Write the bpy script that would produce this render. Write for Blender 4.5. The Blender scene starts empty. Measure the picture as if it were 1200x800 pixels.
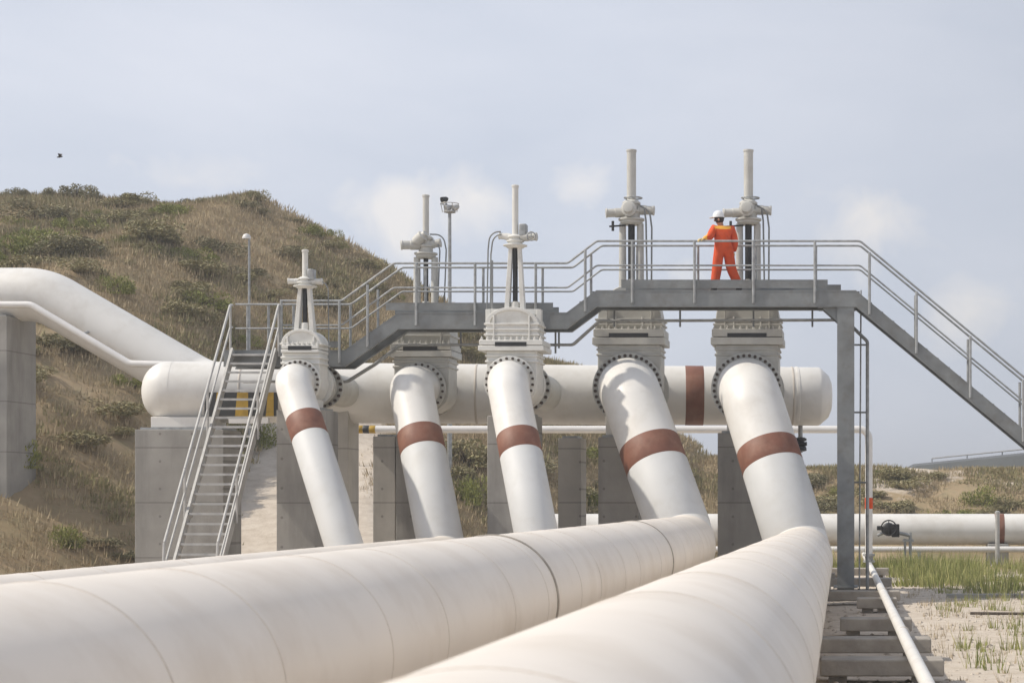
import bpy, bmesh, math, random
from mathutils import Vector, Matrix, noise
import numpy as np
random.seed(7)
R = math.radians
SC = bpy.context.scene
COL = SC.collection

# ------------------------------------------------------------------ camera
FP = 2160.0                      # focal length in photo pixels (1200 wide)
PU, PV, CZ = 1010.0, 585.0, 2.2  # principal point in the photo, eye height
cam = bpy.data.cameras.new('camera'); camo = bpy.data.objects.new('camera', cam); COL.objects.link(camo)
camo.location = (0, 0, CZ); camo.rotation_euler = (R(90), 0, 0)
cam.sensor_width = 36; cam.lens = FP / 1200 * 36
cam.shift_x = -(PU - 600) / 1200; cam.shift_y = (PV - 400) / 1200
cam.clip_start = 0.1; cam.clip_end = 5000
cam.dof.use_dof = True; cam.dof.focus_distance = 39; cam.dof.aperture_fstop = 4.5
SC.camera = camo

# ------------------------------------------------------------------ sun and sky
SUN = Vector((-1.08, -0.17, 1.12)).normalized()
ELEV = math.asin(SUN.z); ROT = math.atan2(SUN.x, SUN.y) % (2 * math.pi)
w = bpy.data.worlds.new('World'); SC.world = w; w.use_nodes = True
nt = w.node_tree; N = nt.nodes; L = nt.links
for n in list(N): N.remove(n)
def nd(t, **k):
    n = N.new(t)
    for a, b in k.items(): setattr(n, a, b)
    return n
out = nd('ShaderNodeOutputWorld')
sky = nd('ShaderNodeTexSky', sky_type='NISHITA', sun_disc=False, sun_elevation=ELEV, sun_rotation=ROT, dust_density=3.0, air_density=1.0)
bg_sky = nd('ShaderNodeBackground'); bg_sky.inputs['Strength'].default_value = 0.09
L.new(sky.outputs[0], bg_sky.inputs['Color'])
tc = nd('ShaderNodeTexCoord'); sep = nd('ShaderNodeSeparateXYZ'); L.new(tc.outputs['Generated'], sep.inputs[0])
mp = nd('ShaderNodeMapping'); mp.inputs['Scale'].default_value = (3.2, 3.2, 9.0); mp.inputs['Location'].default_value = (2.3, 1.1, 0.45); L.new(tc.outputs['Generated'], mp.inputs['Vector'])
n1 = nd('ShaderNodeTexNoise'); n1.inputs['Scale'].default_value = 1.0; n1.inputs['Detail'].default_value = 7; n1.inputs['Roughness'].default_value = 0.52; n1.inputs['Distortion'].default_value = 0.3
L.new(mp.outputs[0], n1.inputs['Vector'])
veil = nd('ShaderNodeValToRGB'); ve = veil.color_ramp.elements
ve[0].position = 0.25; ve[0].color = (0.55, 0.605, 0.715, 1); ve[1].position = 0.70; ve[1].color = (0.73, 0.76, 0.845, 1)
L.new(n1.outputs['Fac'], veil.inputs[0])
# soft cumulus low over the horizon, each bank at its own bearing and height
n2 = nd('ShaderNodeTexNoise'); n2.inputs['Scale'].default_value = 17.0; n2.inputs['Detail'].default_value = 8; n2.inputs['Roughness'].default_value = 0.55; n2.inputs['Distortion'].default_value = 0.4
L.new(tc.outputs['Generated'], n2.inputs['Vector'])
acc = None
for az, el, wid, hgt, amt in ((-14.6, 8.7, 2.6, 1.8, 1.05), (-12.0, 9.0, 1.9, 1.6, 1.0), (-8.5, 9.6, 2.6, 1.5, .6), (.8, 8.4, 3.2, 2.2, 1.15), (2.8, 6.2, 4.0, 2.2, .6), (-4, 7.0, 3.5, 1.4, .45), (-20, 9.2, 3.5, 1.2, .6), (-26, 9.5, 4, 1.2, .5), (14, 9, 6, 2.5, .8), (-40, 10, 7, 3, .8)):
    a, e = math.radians(az), math.radians(el); d = Vector((math.sin(a) * math.cos(e), math.cos(a) * math.cos(e), math.sin(e)))
    sb = nd('ShaderNodeVectorMath', operation='SUBTRACT'); sb.inputs[1].default_value = d; L.new(tc.outputs['Generated'], sb.inputs[0])
    ml = nd('ShaderNodeVectorMath', operation='MULTIPLY'); k = 1 / math.radians(wid); ml.inputs[1].default_value = (k, k, 1 / math.radians(hgt)); L.new(sb.outputs[0], ml.inputs[0])
    ln = nd('ShaderNodeVectorMath', operation='LENGTH'); L.new(ml.outputs[0], ln.inputs[0])
    mr = nd('ShaderNodeMapRange'); mr.inputs['From Min'].default_value = 0.0; mr.inputs['From Max'].default_value = 1.5; mr.inputs['To Min'].default_value = 0.40 * amt + .0; mr.inputs['To Max'].default_value = -0.25; L.new(ln.outputs['Value'], mr.inputs['Value'])
    if acc is None: acc = mr.outputs[0]
    else:
        mx = nd('ShaderNodeMath', operation='MAXIMUM'); L.new(acc, mx.inputs[0]); L.new(mr.outputs[0], mx.inputs[1]); acc = mx.outputs[0]
sm = nd('ShaderNodeMath', operation='ADD'); L.new(acc, sm.inputs[0]); L.new(n2.outputs['Fac'], sm.inputs[1])
cr2 = nd('ShaderNodeValToRGB'); ce = cr2.color_ramp.elements
ce[0].position = 0.58; ce[0].color = (0, 0, 0, 1); ce[1].position = 0.85; ce[1].color = (.8, .8, .8, 1)
L.new(sm.outputs[0], cr2.inputs[0])
mixc = nd('ShaderNodeMixRGB'); mixc.inputs['Color2'].default_value = (0.93, 0.89, 0.86, 1)
L.new(cr2.outputs[0], mixc.inputs['Fac']); L.new(veil.outputs[0], mixc.inputs['Color1'])
gr = nd('ShaderNodeMapRange'); gr.inputs['From Min'].default_value = -0.14; gr.inputs['From Max'].default_value = 0.12; gr.inputs['To Min'].default_value = 1.0; gr.inputs['To Max'].default_value = 0.86
L.new(sep.outputs['X'], gr.inputs['Value'])
dm = nd('ShaderNodeMixRGB', blend_type='MULTIPLY'); dm.inputs['Fac'].default_value = 1.0; L.new(mixc.outputs[0], dm.inputs['Color1']); L.new(gr.outputs[0], dm.inputs['Color2']); mixc = dm
bg_cloud = nd('ShaderNodeBackground'); bg_cloud.inputs['Strength'].default_value = 1.0
L.new(mixc.outputs[0], bg_cloud.inputs['Color'])
mixs = nd('ShaderNodeMixShader')
hz = nd('ShaderNodeMapRange'); hz.inputs['From Min'].default_value = 0.28; hz.inputs['From Max'].default_value = 0.85; hz.inputs['To Min'].default_value = 0.88; hz.inputs['To Max'].default_value = 0.62
L.new(sep.outputs['Z'], hz.inputs['Value']); L.new(hz.outputs[0], mixs.inputs[0])
L.new(bg_sky.outputs[0], mixs.inputs[1]); L.new(bg_cloud.outputs[0], mixs.inputs[2]); L.new(mixs.outputs[0], out.inputs[0])

sl = bpy.data.lights.new('sun', 'SUN'); sl.energy = 3.3; sl.angle = R(1.2); sl.color = (1.0, 0.93, 0.82)
so = bpy.data.objects.new('sun', sl); COL.objects.link(so)
so.rotation_euler = (-SUN).to_track_quat('-Z', 'Y').to_euler()
SC.view_settings.view_transform = 'Standard'; SC.view_settings.look = 'None'
SC.render.filter_size = 1.7
SC.view_settings.exposure = 0.16; SC.view_settings.gamma = 1.0

# ------------------------------------------------------------------ materials
def material(name, base, rough=0.6, metal=0.0, var=0.12, scale=3.0, bump=0.0, bscale=20.0, dirt=None, dirt_amt=0.0, dirt_scale=1.2, streak=False):
    m = bpy.data.materials.new(name); m.use_nodes = True
    t = m.node_tree; b = t.nodes['Principled BSDF']
    b.inputs['Roughness'].default_value = rough; b.inputs['Metallic'].default_value = metal
    c = t.nodes.new('ShaderNodeNewGeometry')
    n = t.nodes.new('ShaderNodeTexNoise'); n.inputs['Scale'].default_value = scale; n.inputs['Detail'].default_value = 6
    t.links.new(c.outputs['Position'], n.inputs['Vector'])
    r = t.nodes.new('ShaderNodeValToRGB'); e = r.color_ramp.elements
    e[0].position = 0.3; e[1].position = 0.7
    e[0].color = tuple(v * (1 - var) for v in base) + (1,); e[1].color = tuple(min(1, v * (1 + var)) for v in base) + (1,)
    t.links.new(n.outputs['Fac'], r.inputs[0]); col = r.outputs[0]
    if dirt:
        mp = t.nodes.new('ShaderNodeMapping'); t.links.new(c.outputs['Position'], mp.inputs['Vector'])
        if streak: mp.inputs['Scale'].default_value = (1, 1, 0.16)
        n2 = t.nodes.new('ShaderNodeTexNoise'); n2.inputs['Scale'].default_value = dirt_scale; n2.inputs['Detail'].default_value = 9; n2.inputs['Roughness'].default_value = 0.65
        t.links.new(mp.outputs[0], n2.inputs['Vector'])
        r2 = t.nodes.new('ShaderNodeValToRGB'); r2.color_ramp.elements[0].position = 0.48; r2.color_ramp.elements[1].position = 0.75
        r2.color_ramp.elements[1].color = (dirt_amt,) * 3 + (1,)
        t.links.new(n2.outputs['Fac'], r2.inputs[0])
        mx = t.nodes.new('ShaderNodeMixRGB'); mx.inputs['Color2'].default_value = tuple(dirt) + (1,)
        t.links.new(r2.outputs[0], mx.inputs['Fac']); t.links.new(col, mx.inputs['Color1']); col = mx.outputs[0]
    t.links.new(col, b.inputs['Base Color'])
    if bump:
        n3 = t.nodes.new('ShaderNodeTexNoise'); n3.inputs['Scale'].default_value = bscale; n3.inputs['Detail'].default_value = 5
        t.links.new(c.outputs['Position'], n3.inputs['Vector'])
        bp = t.nodes.new('ShaderNodeBump'); bp.inputs['Strength'].default_value = bump; bp.inputs['Distance'].default_value = 0.02
        t.links.new(n3.outputs['Fac'], bp.inputs['Height']); t.links.new(bp.outputs[0], b.inputs['Normal'])
    return m

def leaf_material(name, cols, rough=0.8):
    m = bpy.data.materials.new(name); m.use_nodes = True
    t = m.node_tree; b = t.nodes['Principled BSDF']; b.inputs['Roughness'].default_value = rough
    b.inputs['Specular IOR Level'].default_value = 0.15
    g = t.nodes.new('ShaderNodeNewGeometry'); r = t.nodes.new('ShaderNodeValToRGB')
    el = r.color_ramp.elements
    while len(el) < len(cols): el.new(0.5)
    for i, c in enumerate(cols): el[i].position = i / (len(cols) - 1); el[i].color = tuple(c) + (1,)
    t.links.new(g.outputs['Random Per Island'], r.inputs[0]); t.links.new(r.outputs[0], b.inputs['Base Color'])
    return m

M = {}
M['pipe'] = material('white pipe paint', (0.75, 0.73, 0.69), 0.45, var=0.04, scale=0.9, bump=0.04, bscale=2.0, dirt=(0.48, 0.43, 0.36), dirt_amt=0.4, dirt_scale=1.6)
M['cream'] = material('cream pipe paint', (0.78, 0.715, 0.635), 0.5, var=0.045, scale=0.7, bump=0.10, bscale=1.6, dirt=(0.56, 0.47, 0.37), dirt_amt=0.5, dirt_scale=1.1)
M['clad'] = material('cool white cladding', (0.59, 0.59, 0.58), 0.6, var=0.04, scale=1.1, bump=0.04, bscale=3.0, dirt=(0.45, 0.43, 0.39), dirt_amt=0.4, dirt_scale=2.0)
M['joint'] = material('faint cladding joint', (0.69, 0.62, 0.54), 0.6, var=0.12, scale=2)
M['seam'] = material('pipe joint sealant', (0.56, 0.51, 0.45), 0.6, var=0.1)
M['weld'] = material('weathered weld ring', (0.33, 0.29, 0.24), 0.7, var=0.25, scale=8)
M['brown'] = material('brown band paint', (0.205, 0.085, 0.053), 0.6, var=0.15, scale=4, dirt=(0.33, 0.19, 0.13), dirt_amt=0.55, dirt_scale=2.6)
M['valve'] = material('grey valve paint', (0.53, 0.52, 0.48), 0.5, var=0.06, scale=3, bump=0.06, bscale=14, dirt=(0.30, 0.26, 0.21), dirt_amt=0.45, dirt_scale=2.2)  # darker tone, for the valves behind the walkway and the spools
M['valvelight'] = material('pale valve paint', (0.68, 0.67, 0.63), 0.48, var=0.05, scale=3, bump=0.06, bscale=14, dirt=(0.34, 0.30, 0.25), dirt_amt=0.4, dirt_scale=2.2)  # lighter tone, mainly for the valves in front of the walkway
M['bolt'] = material('rusty bolt', (0.085, 0.065, 0.05), 0.6, metal=0.3, var=0.3, scale=9)
M['dark'] = material('dark greased steel', (0.035, 0.035, 0.035), 0.45, metal=0.4, var=0.2)
M['galv'] = material('galvanised rail', (0.36, 0.37, 0.37), 0.5, metal=0.35, var=0.22, scale=9, dirt=(0.24, 0.22, 0.2), dirt_amt=0.5, dirt_scale=5)
M['galvlight'] = material('pale galvanised stair', (0.48, 0.47, 0.45), 0.5, metal=0.25, var=0.12, scale=5)
M['girder'] = material('grey girder paint', (0.225, 0.235, 0.235), 0.55, metal=0.2, var=0.2, scale=2.2, bump=0.05, bscale=6, dirt=(0.14, 0.12, 0.10), dirt_amt=0.6, dirt_scale=3.0)
M['grating'] = material('steel grating', (0.16, 0.165, 0.165), 0.6, metal=0.3, var=0.2, scale=12)
M['concrete'] = material('weathered concrete', (0.335, 0.32, 0.295), 0.9, var=0.14, scale=1.5, bump=0.25, bscale=18, dirt=(0.19, 0.18, 0.165), dirt_amt=0.75, dirt_scale=1.8, streak=True)
def formwork(m):
    t = m.node_tree; b = t.nodes['Principled BSDF']; src = b.inputs['Base Color'].links[0].from_socket
    g = t.nodes.new('ShaderNodeNewGeometry'); sp = t.nodes.new('ShaderNodeSeparateXYZ'); t.links.new(g.outputs['Position'], sp.inputs[0])
    def mth(op, a, c=None):
        n = t.nodes.new('ShaderNodeMath'); n.operation = op
        for i, q in enumerate((a, c)):
            if q is None: continue
            if isinstance(q, (int, float)): n.inputs[i].default_value = q
            else: t.links.new(q, n.inputs[i])
        return n.outputs[0]
    zf = mth('PINGPONG', mth('ADD', sp.outputs['Z'], 0.35), 0.62); line = mth('LESS_THAN', zf, 0.014)
    hx = mth('PINGPONG', sp.outputs['X'], 0.36); hz_ = mth('PINGPONG', mth('ADD', sp.outputs['Z'], 0.66), 0.31)
    hole = mth('LESS_THAN', mth('ADD', mth('POWER', hx, 2.0), mth('POWER', hz_, 2.0)), 0.0009)
    f = mth('MULTIPLY', mth('MAXIMUM', line, hole), 0.5)
    mx = t.nodes.new('ShaderNodeMixRGB'); mx.inputs['Color2'].default_value = (0.11, 0.10, 0.09, 1); t.links.new(f, mx.inputs['Fac']); t.links.new(src, mx.inputs['Color1']); t.links.new(mx.outputs[0], b.inputs['Base Color'])
formwork(M['concrete'])
M['paleconcrete'] = material('newer pale concrete', (0.46, 0.435, 0.395), 0.9, var=0.12, scale=1.5, bump=0.25, bscale=18, dirt=(0.28, 0.26, 0.23), dirt_amt=0.6, dirt_scale=1.8, streak=True)  # lighter tone of the pier concrete, for piers labelled pale
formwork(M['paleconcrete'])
M['sleeper'] = material('sleeper concrete', (0.36, 0.325, 0.28), 0.9, var=0.16, scale=2.5, bump=0.3, bscale=16, dirt=(0.2, 0.17, 0.14), dirt_amt=0.6, dirt_scale=3)
M['white'] = material('white paint', (0.75, 0.73, 0.70), 0.4, var=0.04)
M['yellow'] = material('hazard yellow', (0.42, 0.26, 0.025), 0.6, var=0.2, scale=5, dirt=(0.08, 0.06, 0.03), dirt_amt=0.7, dirt_scale=4)
M['black'] = material('hazard black', (0.03, 0.03, 0.028), 0.5, var=0.2)
M['orange'] = material('orange work cloth', (0.66, 0.085, 0.02), 0.85, var=0.12, scale=9, bump=0.5, bscale=11)
M['reflect'] = material('yellow reflective cloth', (0.85, 0.42, 0.05), 0.6, var=0.08, scale=9)
M['skin'] = material('skin', (0.42, 0.24, 0.16), 0.6, var=0.06)
M['hair'] = material('dark hair', (0.03, 0.02, 0.015), 0.7, var=0.2)
M['glove'] = material('work glove', (0.75, 0.58, 0.28), 0.8, var=0.15, scale=20)
M['boot'] = material('black boot', (0.03, 0.026, 0.024), 0.6, var=0.2)
M['helmet'] = material('white helmet', (0.8, 0.8, 0.8), 0.3, var=0.02)
M['bird'] = material('bird plumage', (0.05, 0.045, 0.045), 0.8, var=0.2)
M['bark'] = material('woody stem', (0.10, 0.075, 0.05), 0.9, var=0.2)
M['glass'] = material('lamp glass', (0.7, 0.7, 0.68), 0.2, var=0.02)
M['farhill'] = material('distant hill', (0.14, 0.15, 0.15), 0.95, var=0.2, scale=0.12)
M['farroad'] = material('distant road surface', (0.10, 0.105, 0.11), 0.9, var=0.1, scale=0.2)
M['drygrass'] = leaf_material('dry grass blades', [(0.334, 0.264, 0.167), (0.422, 0.339, 0.220), (0.493, 0.405, 0.273), (0.370, 0.304, 0.185)])
M['olive'] = leaf_material('olive scrub leaves', [(0.22, 0.21, 0.11), (0.31, 0.285, 0.15), (0.39, 0.34, 0.20), (0.31, 0.255, 0.155)])
M['darkleaf'] = leaf_material('dark shrub leaves', [(0.17, 0.165, 0.09), (0.24, 0.225, 0.13), (0.31, 0.275, 0.17), (0.26, 0.22, 0.145)])
M['greenleaf'] = leaf_material('fresh green leaves', [(0.17, 0.185, 0.05), (0.26, 0.275, 0.085), (0.34, 0.335, 0.13)])
M['greengrass'] = leaf_material('green grass blades', [(0.16, 0.19, 0.055), (0.28, 0.30, 0.10), (0.44, 0.41, 0.19), (0.22, 0.25, 0.08)])

# ------------------------------------------------------------------ mesh helpers
class MB:
    def __init__(s): s.v = []; s.f = []; s.m = []
    def add(s, vs, fs, mat=0):
        o = len(s.v); s.v += [tuple(p) for p in vs]
        for f in fs: s.f.append(tuple(i + o for i in f)); s.m.append(mat)
    def box(s, x0, x1, y0, y1, z0, z1, mat=0):
        s.add([(x0, y0, z0), (x1, y0, z0), (x1, y1, z0), (x0, y1, z0), (x0, y0, z1), (x1, y0, z1), (x1, y1, z1), (x0, y1, z1)],
              [(0, 3, 2, 1), (4, 5, 6, 7), (0, 1, 5, 4), (1, 2, 6, 5), (2, 3, 7, 6), (3, 0, 4, 7)], mat)
    def sweep(s, path, r, seg=24, mat=0, caps=True):
        path = [Vector(p) for p in path]; n = len(path)
        rr = r if isinstance(r, (list, tuple)) else [r] * n
        tang = []
        for i in range(n):
            a = path[max(i - 1, 0)]; b = path[min(i + 1, n - 1)]
            if 0 < i < n - 1:
                t = (path[i] - a).normalized() + (b - path[i]).normalized()
            else: t = b - a
            tang.append(t.normalized())
        up = Vector((0, 0, 1)) if abs(tang[0].z) < 0.9 else Vector((0, 1, 0))
        x = tang[0].cross(up).normalized(); vs = []
        for i in range(n):
            x = (x - tang[i] * x.dot(tang[i])).normalized(); y = tang[i].cross(x)
            sc = 1.0
            for k in range(seg):
                a = 2 * math.pi * k / seg
                vs.append(path[i] + (x * math.cos(a) + y * math.sin(a)) * rr[i])
        fs = []
        for i in range(n - 1):
            for k in range(seg):
                k2 = (k + 1) % seg
                fs.append((i * seg + k, i * seg + k2, (i + 1) * seg + k2, (i + 1) * seg + k))
        if caps: fs += [tuple(range(seg))[::-1], tuple(range((n - 1) * seg, n * seg))]
        s.add(vs, fs, mat)
    def lathe(s, o, axis, prof, seg=32, mat=0):       # prof: (distance along axis, radius)
        o = Vector(o); a = Vector(axis).normalized()
        s.sweep_profile([(o + a * d, r) for d, r in prof], a, seg, mat)
    def sweep_profile(s, rings, a, seg, mat):
        up = Vector((0, 0, 1)) if abs(a.z) < 0.9 else Vector((0, 1, 0))
        x = a.cross(up).normalized(); y = a.cross(x); vs = []; n = len(rings)
        for p, r in rings:
            for k in range(seg):
                t = 2 * math.pi * k / seg
                vs.append(p + (x * math.cos(t) + y * math.sin(t)) * max(r, 1e-4))
        fs = []
        for i in range(n - 1):
            for k in range(seg):
                k2 = (k + 1) % seg
                fs.append((i * seg + k, i * seg + k2, (i + 1) * seg + k2, (i + 1) * seg + k))
        fs += [tuple(range(seg))[::-1], tuple(range((n - 1) * seg, n * seg))]
        s.add(vs, fs, mat)
    def prism_y(s, poly, y0, y1, mat=0):              # poly in (x, z)
        n = len(poly)
        vs = [(p[0], y0, p[1]) for p in poly] + [(p[0], y1, p[1]) for p in poly]
        fs = [tuple(range(n)), tuple(range(n, 2 * n))[::-1]] + [(i, i + n, (i + 1) % n + n, (i + 1) % n) for i in range(n)]
        s.add(vs, fs, mat)
    def ribbon(s, path, a, b, y0, y1, mat=0):         # path in (x, z); offsets in z
        vs = []
        for x, z in path: vs += [(x, y0, z + a), (x, y1, z + a), (x, y1, z + b), (x, y0, z + b)]
        n = len(path); fs = []
        for i in range(n - 1):
            for k in range(4):
                fs.append((i * 4 + k, i * 4 + (k + 1) % 4, i * 4 + 4 + (k + 1) % 4, i * 4 + 4 + k))
        fs += [(0, 1, 2, 3), (n * 4 - 1, n * 4 - 2, n * 4 - 3, n * 4 - 4)]
        s.add(vs, fs, mat)
    def build(s, name, mats, parent=None, bevel=0.0, smooth=35, raw=False):
        me = bpy.data.meshes.new(name); me.from_pydata(s.v, [], s.f)
        for mm in (mats if isinstance(mats, (list, tuple)) else [mats]): me.materials.append(mm)
        me.polygons.foreach_set('material_index', s.m)
        if not raw:
            bm = bmesh.new(); bm.from_mesh(me); bmesh.ops.recalc_face_normals(bm, faces=bm.faces); bm.to_mesh(me); bm.free()
            if smooth:
                me.polygons.foreach_set('use_smooth', [True] * len(me.polygons)); me.set_sharp_from_angle(angle=R(smooth))
        me.update()
        o = bpy.data.objects.new(name, me); COL.objects.link(o)
        if parent: attach(o, parent)
        if bevel:
            b = o.modifiers.new('bevel', 'BEVEL'); b.width = bevel; b.segments = 2; b.limit_method = 'ANGLE'; b.angle_limit = R(40); b.harden_normals = False
        return o

def world_loc(o):
    p = Vector(o.location)
    while o.parent: o = o.parent; p = p + Vector(o.location)
    return p
def attach(o, parent):                                # geometry is given in world space; roots only carry a location
    o.parent = parent; o.matrix_parent_inverse = Matrix.Translation(-world_loc(parent))
def tag(o, label, cat, group=None, kind=None):
    if label: o['label'] = label
    if cat: o['category'] = cat
    if group: o['group'] = group
    if kind: o['kind'] = kind
    return o
def thing(name, loc, label, cat, group=None):
    o = bpy.data.objects.new(name, None); COL.objects.link(o); o.location = loc; o.empty_display_size = 0.3
    return tag(o, label, cat, group)
def P(u, v, d):                                       # a measured point of the photograph at its real distance
    return Vector(((u - PU) * d / FP, d, CZ + (PV - v) * d / FP))
def fillet(pts, rad, n=10):
    pts = [Vector(p) for p in pts]; o = [pts[0]]
    rad = rad if isinstance(rad, (list, tuple)) else [rad] * (len(pts) - 2)
    for i in range(1, len(pts) - 1):
        a = (pts[i - 1] - pts[i]).normalized(); b = (pts[i + 1] - pts[i]).normalized()
        th = a.angle(b); turn = math.pi - th
        if turn < 0.02: o.append(pts[i]); continue
        t = min(rad[i - 1] / math.tan(th / 2), (pts[i - 1] - pts[i]).length * 0.49 if i > 1 else 1e9, (pts[i + 1] - pts[i]).length * 0.49 if i < len(pts) - 2 else 1e9)
        rr = t * math.tan(th / 2); p0 = pts[i] + a * t
        c = pts[i] + (a + b).normalized() * (rr / math.sin(th / 2))
        u = p0 - c; ax = u.cross(pts[i] + b * t - c).normalized()
        for k in range(n + 1): o.append(c + Matrix.Rotation(turn * k / n, 3, ax) @ u)
    o.append(pts[-1]); return o

# ------------------------------------------------------------------ terrain: yard, sandy track and hill in one sheet
RID = [(-200.00, 14.84), (-38.89, 15.34), (-37.41, 15.35), (-35.19, 15.40), (-31.85, 15.16), (-29.26, 14.92), (-26.30, 15.37), (-24.81, 14.48), (-22.96, 13.49), (-21.11, 12.40), (-20.00, 11.61), (-17.74, 10.44), (-16.30, 9.09), (-14.44, 8.41), (-12.78, 8.03), (-11.48, 6.84), (-9.26, 5.37), (-7.78, 4.77), (-7.22, 4.03), (-6.22, 4.07), (-2.59, 3.57), (1.85, 3.59), (7.04, 3.44), (14.00, 3.54), (60.00, 4.04), (200.00, 4.44)]
FOOT = [(-200, 30), (-24, 33), (-20, 39.5), (-17.2, 44.5), (-16, 48.5), (-13, 55), (-10, 61), (-7, 67), (-4, 69.5), (4, 70), (60, 72), (200, 72)]
def interp(t, x):
    if x <= t[0][0]: return t[0][1]
    for (a, b), (c, d) in zip(t, t[1:]):
        if x <= c: return b + (d - b) * (x - a) / (c - a)
    return t[-1][1]
TRACK = [(-13.2, 44), (-15.2, 50), (-17.2, 57), (-18.6, 63)]
def track_z(x, y): return interp([(44, .1), (50, 1.2), (57, 2.9), (63, 4.4), (70, 6.0)], y)
def track_d(x, y):
    b = 1e9
    for (x0, y0), (x1, y1) in zip(TRACK, TRACK[1:]):
        t = max(0, min(1, ((x - x0) * (x1 - x0) + (y - y0) * (y1 - y0)) / ((x1 - x0) ** 2 + (y1 - y0) ** 2)))
        b = min(b, math.hypot(x - x0 - t * (x1 - x0), y - y0 - t * (y1 - y0)))
    return b
def ground(x, y):
    f = interp(FOOT, x); h = interp(RID, x)
    if y <= f: t = 0.0
    elif y < 80:
        t = (y - f) / (80 - f); t = t * (1.12 - 0.12 * t)
        t = min(t, 1.0)
    else: t = max(0.0, 1 - ((y - 80) / 60) ** 1.3)
    z = h * t
    k = min(1.0, z / 2.5)
    nz = noise.fractal(Vector((x * 0.16, y * 0.16, 3.1)), 0.9, 2.1, 5) * 0.5 + noise.fractal(Vector((x * 0.6, y * 0.6, 9.1)), 0.8, 2.0, 4) * 0.22
    nz *= 1 - 0.75 * max(0, min(1, (y - 60) / 14))
    td = track_d(x, y); k2 = k * min(1, max(0.1, (td - 1.0) / 1.5))
    z += nz * k2
    if td < 4.0 and y > 44:
        wt = max(0.0, min(1.0, (4.0 - td) / 2.2)); wt = wt * wt * (3 - 2 * wt) * max(0, min(1, (66 - y) / 6)); z = z * (1 - wt) + track_z(x, y) * wt
    z += noise.noise(Vector((x * 0.35, y * 0.35, 0))) * 0.05 * (1 if y < 120 else 0)
    return z
def axis_lines(lo, a, b, hi, step):
    o = list(np.arange(a, b + 1e-6, step)); d = step
    x = b
    while x < hi: d *= 1.35; x += d; o.append(x)
    d = step; x = a
    while x > lo: d *= 1.35; x -= d; o.insert(0, x)
    return o
GX = axis_lines(-900, -46, 20, 900, 0.4); GY = axis_lines(-120, 16, 92, 2500, 0.4)
mb = MB(); nx = len(GX); ny = len(GY)
mb.v = [(x, y, ground(x, y)) for y in GY for x in GX]
mb.f = [(j * nx + i, j * nx + i + 1, (j + 1) * nx + i + 1, (j + 1) * nx + i) for j in range(ny - 1) for i in range(nx - 1)]; mb.m = [0] * len(mb.f)

def terrain_material():
    m = bpy.data.materials.new('sandy ground and dry hillside'); m.use_nodes = True
    t = m.node_tree; b = t.nodes['Principled BSDF']; b.inputs['Roughness'].default_value = 0.95; b.inputs['Specular IOR Level'].default_value = 0.1
    g = t.nodes.new('ShaderNodeNewGeometry')
    def nz(sc, det=8, ro=0.6):
        n = t.nodes.new('ShaderNodeTexNoise'); n.inputs['Scale'].default_value = sc; n.inputs['Detail'].default_value = det; n.inputs['Roughness'].default_value = ro
        t.links.new(g.outputs['Position'], n.inputs['Vector']); return n.outputs['Fac']
    def ramp(src, pts):
        r = t.nodes.new('ShaderNodeValToRGB'); el = r.color_ramp.elements
        while len(el) < len(pts): el.new(0.5)
        for i, (p, c) in enumerate(pts): el[i].position = p; el[i].color = (tuple(c) if not isinstance(c, (int, float)) else (c,) * 3) + (1,)
        t.links.new(src, r.inputs[0]); return r.outputs[0]
    def mix(f, a, c, mode='MIX'):
        x = t.nodes.new('ShaderNodeMixRGB'); x.blend_type = mode
        if isinstance(f, float): x.inputs['Fac'].default_value = f
        else: t.links.new(f, x.inputs['Fac'])
        t.links.new(a, x.inputs['Color1']); t.links.new(c, x.inputs['Color2']); return x.outputs[0]
    sand = ramp(nz(2.2, 10, 0.7), [(0.3, (0.47, 0.40, 0.32)), (0.5, (0.58, 0.505, 0.42)), (0.72, (0.67, 0.60, 0.51))])
    sand = mix(ramp(nz(14, 6, 0.8), [(0.55, 0.0), (0.72, 0.55)]), sand, ramp(nz(30), [(0.2, (0.25, 0.2, 0.15)), (0.8, (0.34, 0.29, 0.22))]))
    hill = ramp(nz(0.35, 10, 0.66), [(0.30, (0.211, 0.171, 0.092)), (0.43, (0.301, 0.227, 0.136)), (0.56, (0.361, 0.273, 0.172)), (0.72, (0.446, 0.339, 0.221))])
    hill = mix(ramp(nz(1.6, 8, 0.7), [(0.45, 0.0), (0.7, 0.7)]), hill, ramp(nz(5), [(0.3, (0.20, 0.19, 0.10)), (0.7, (0.33, 0.275, 0.17))]))
    a = t.nodes.new('ShaderNodeAttribute'); a.attribute_name = 'bare_sand'
    ad = t.nodes.new('ShaderNodeMath'); ad.operation = 'ADD'; t.links.new(a.outputs['Fac'], ad.inputs[0])
    sc = t.nodes.new('ShaderNodeMath'); sc.operation = 'MULTIPLY_ADD'; sc.inputs[1].default_value = 0.9; sc.inputs[2].default_value = -0.45
    t.links.new(nz(0.9, 8, 0.7), sc.inputs[0]); t.links.new(sc.outputs[0], ad.inputs[1])
    col = mix(ramp(ad.outputs[0], [(0.42, 0.0), (0.58, 1.0)]), hill, sand)
    t.links.new(col, b.inputs['Base Color'])
    bp = t.nodes.new('ShaderNodeBump'); bp.inputs['Strength'].default_value = 0.6; bp.inputs['Distance'].default_value = 0.06
    t.links.new(nz(6, 9, 0.75), bp.inputs['Height']); t.links.new(bp.outputs[0], b.inputs['Normal'])
    return m
ter = mb.build('ground', terrain_material(), smooth=None); ter.data.polygons.foreach_set('use_smooth', [True] * len(ter.data.polygons))
tag(ter, 'pale sandy yard rising into a dry brown grassy hillside behind the pipes', None, kind='structure')
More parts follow.
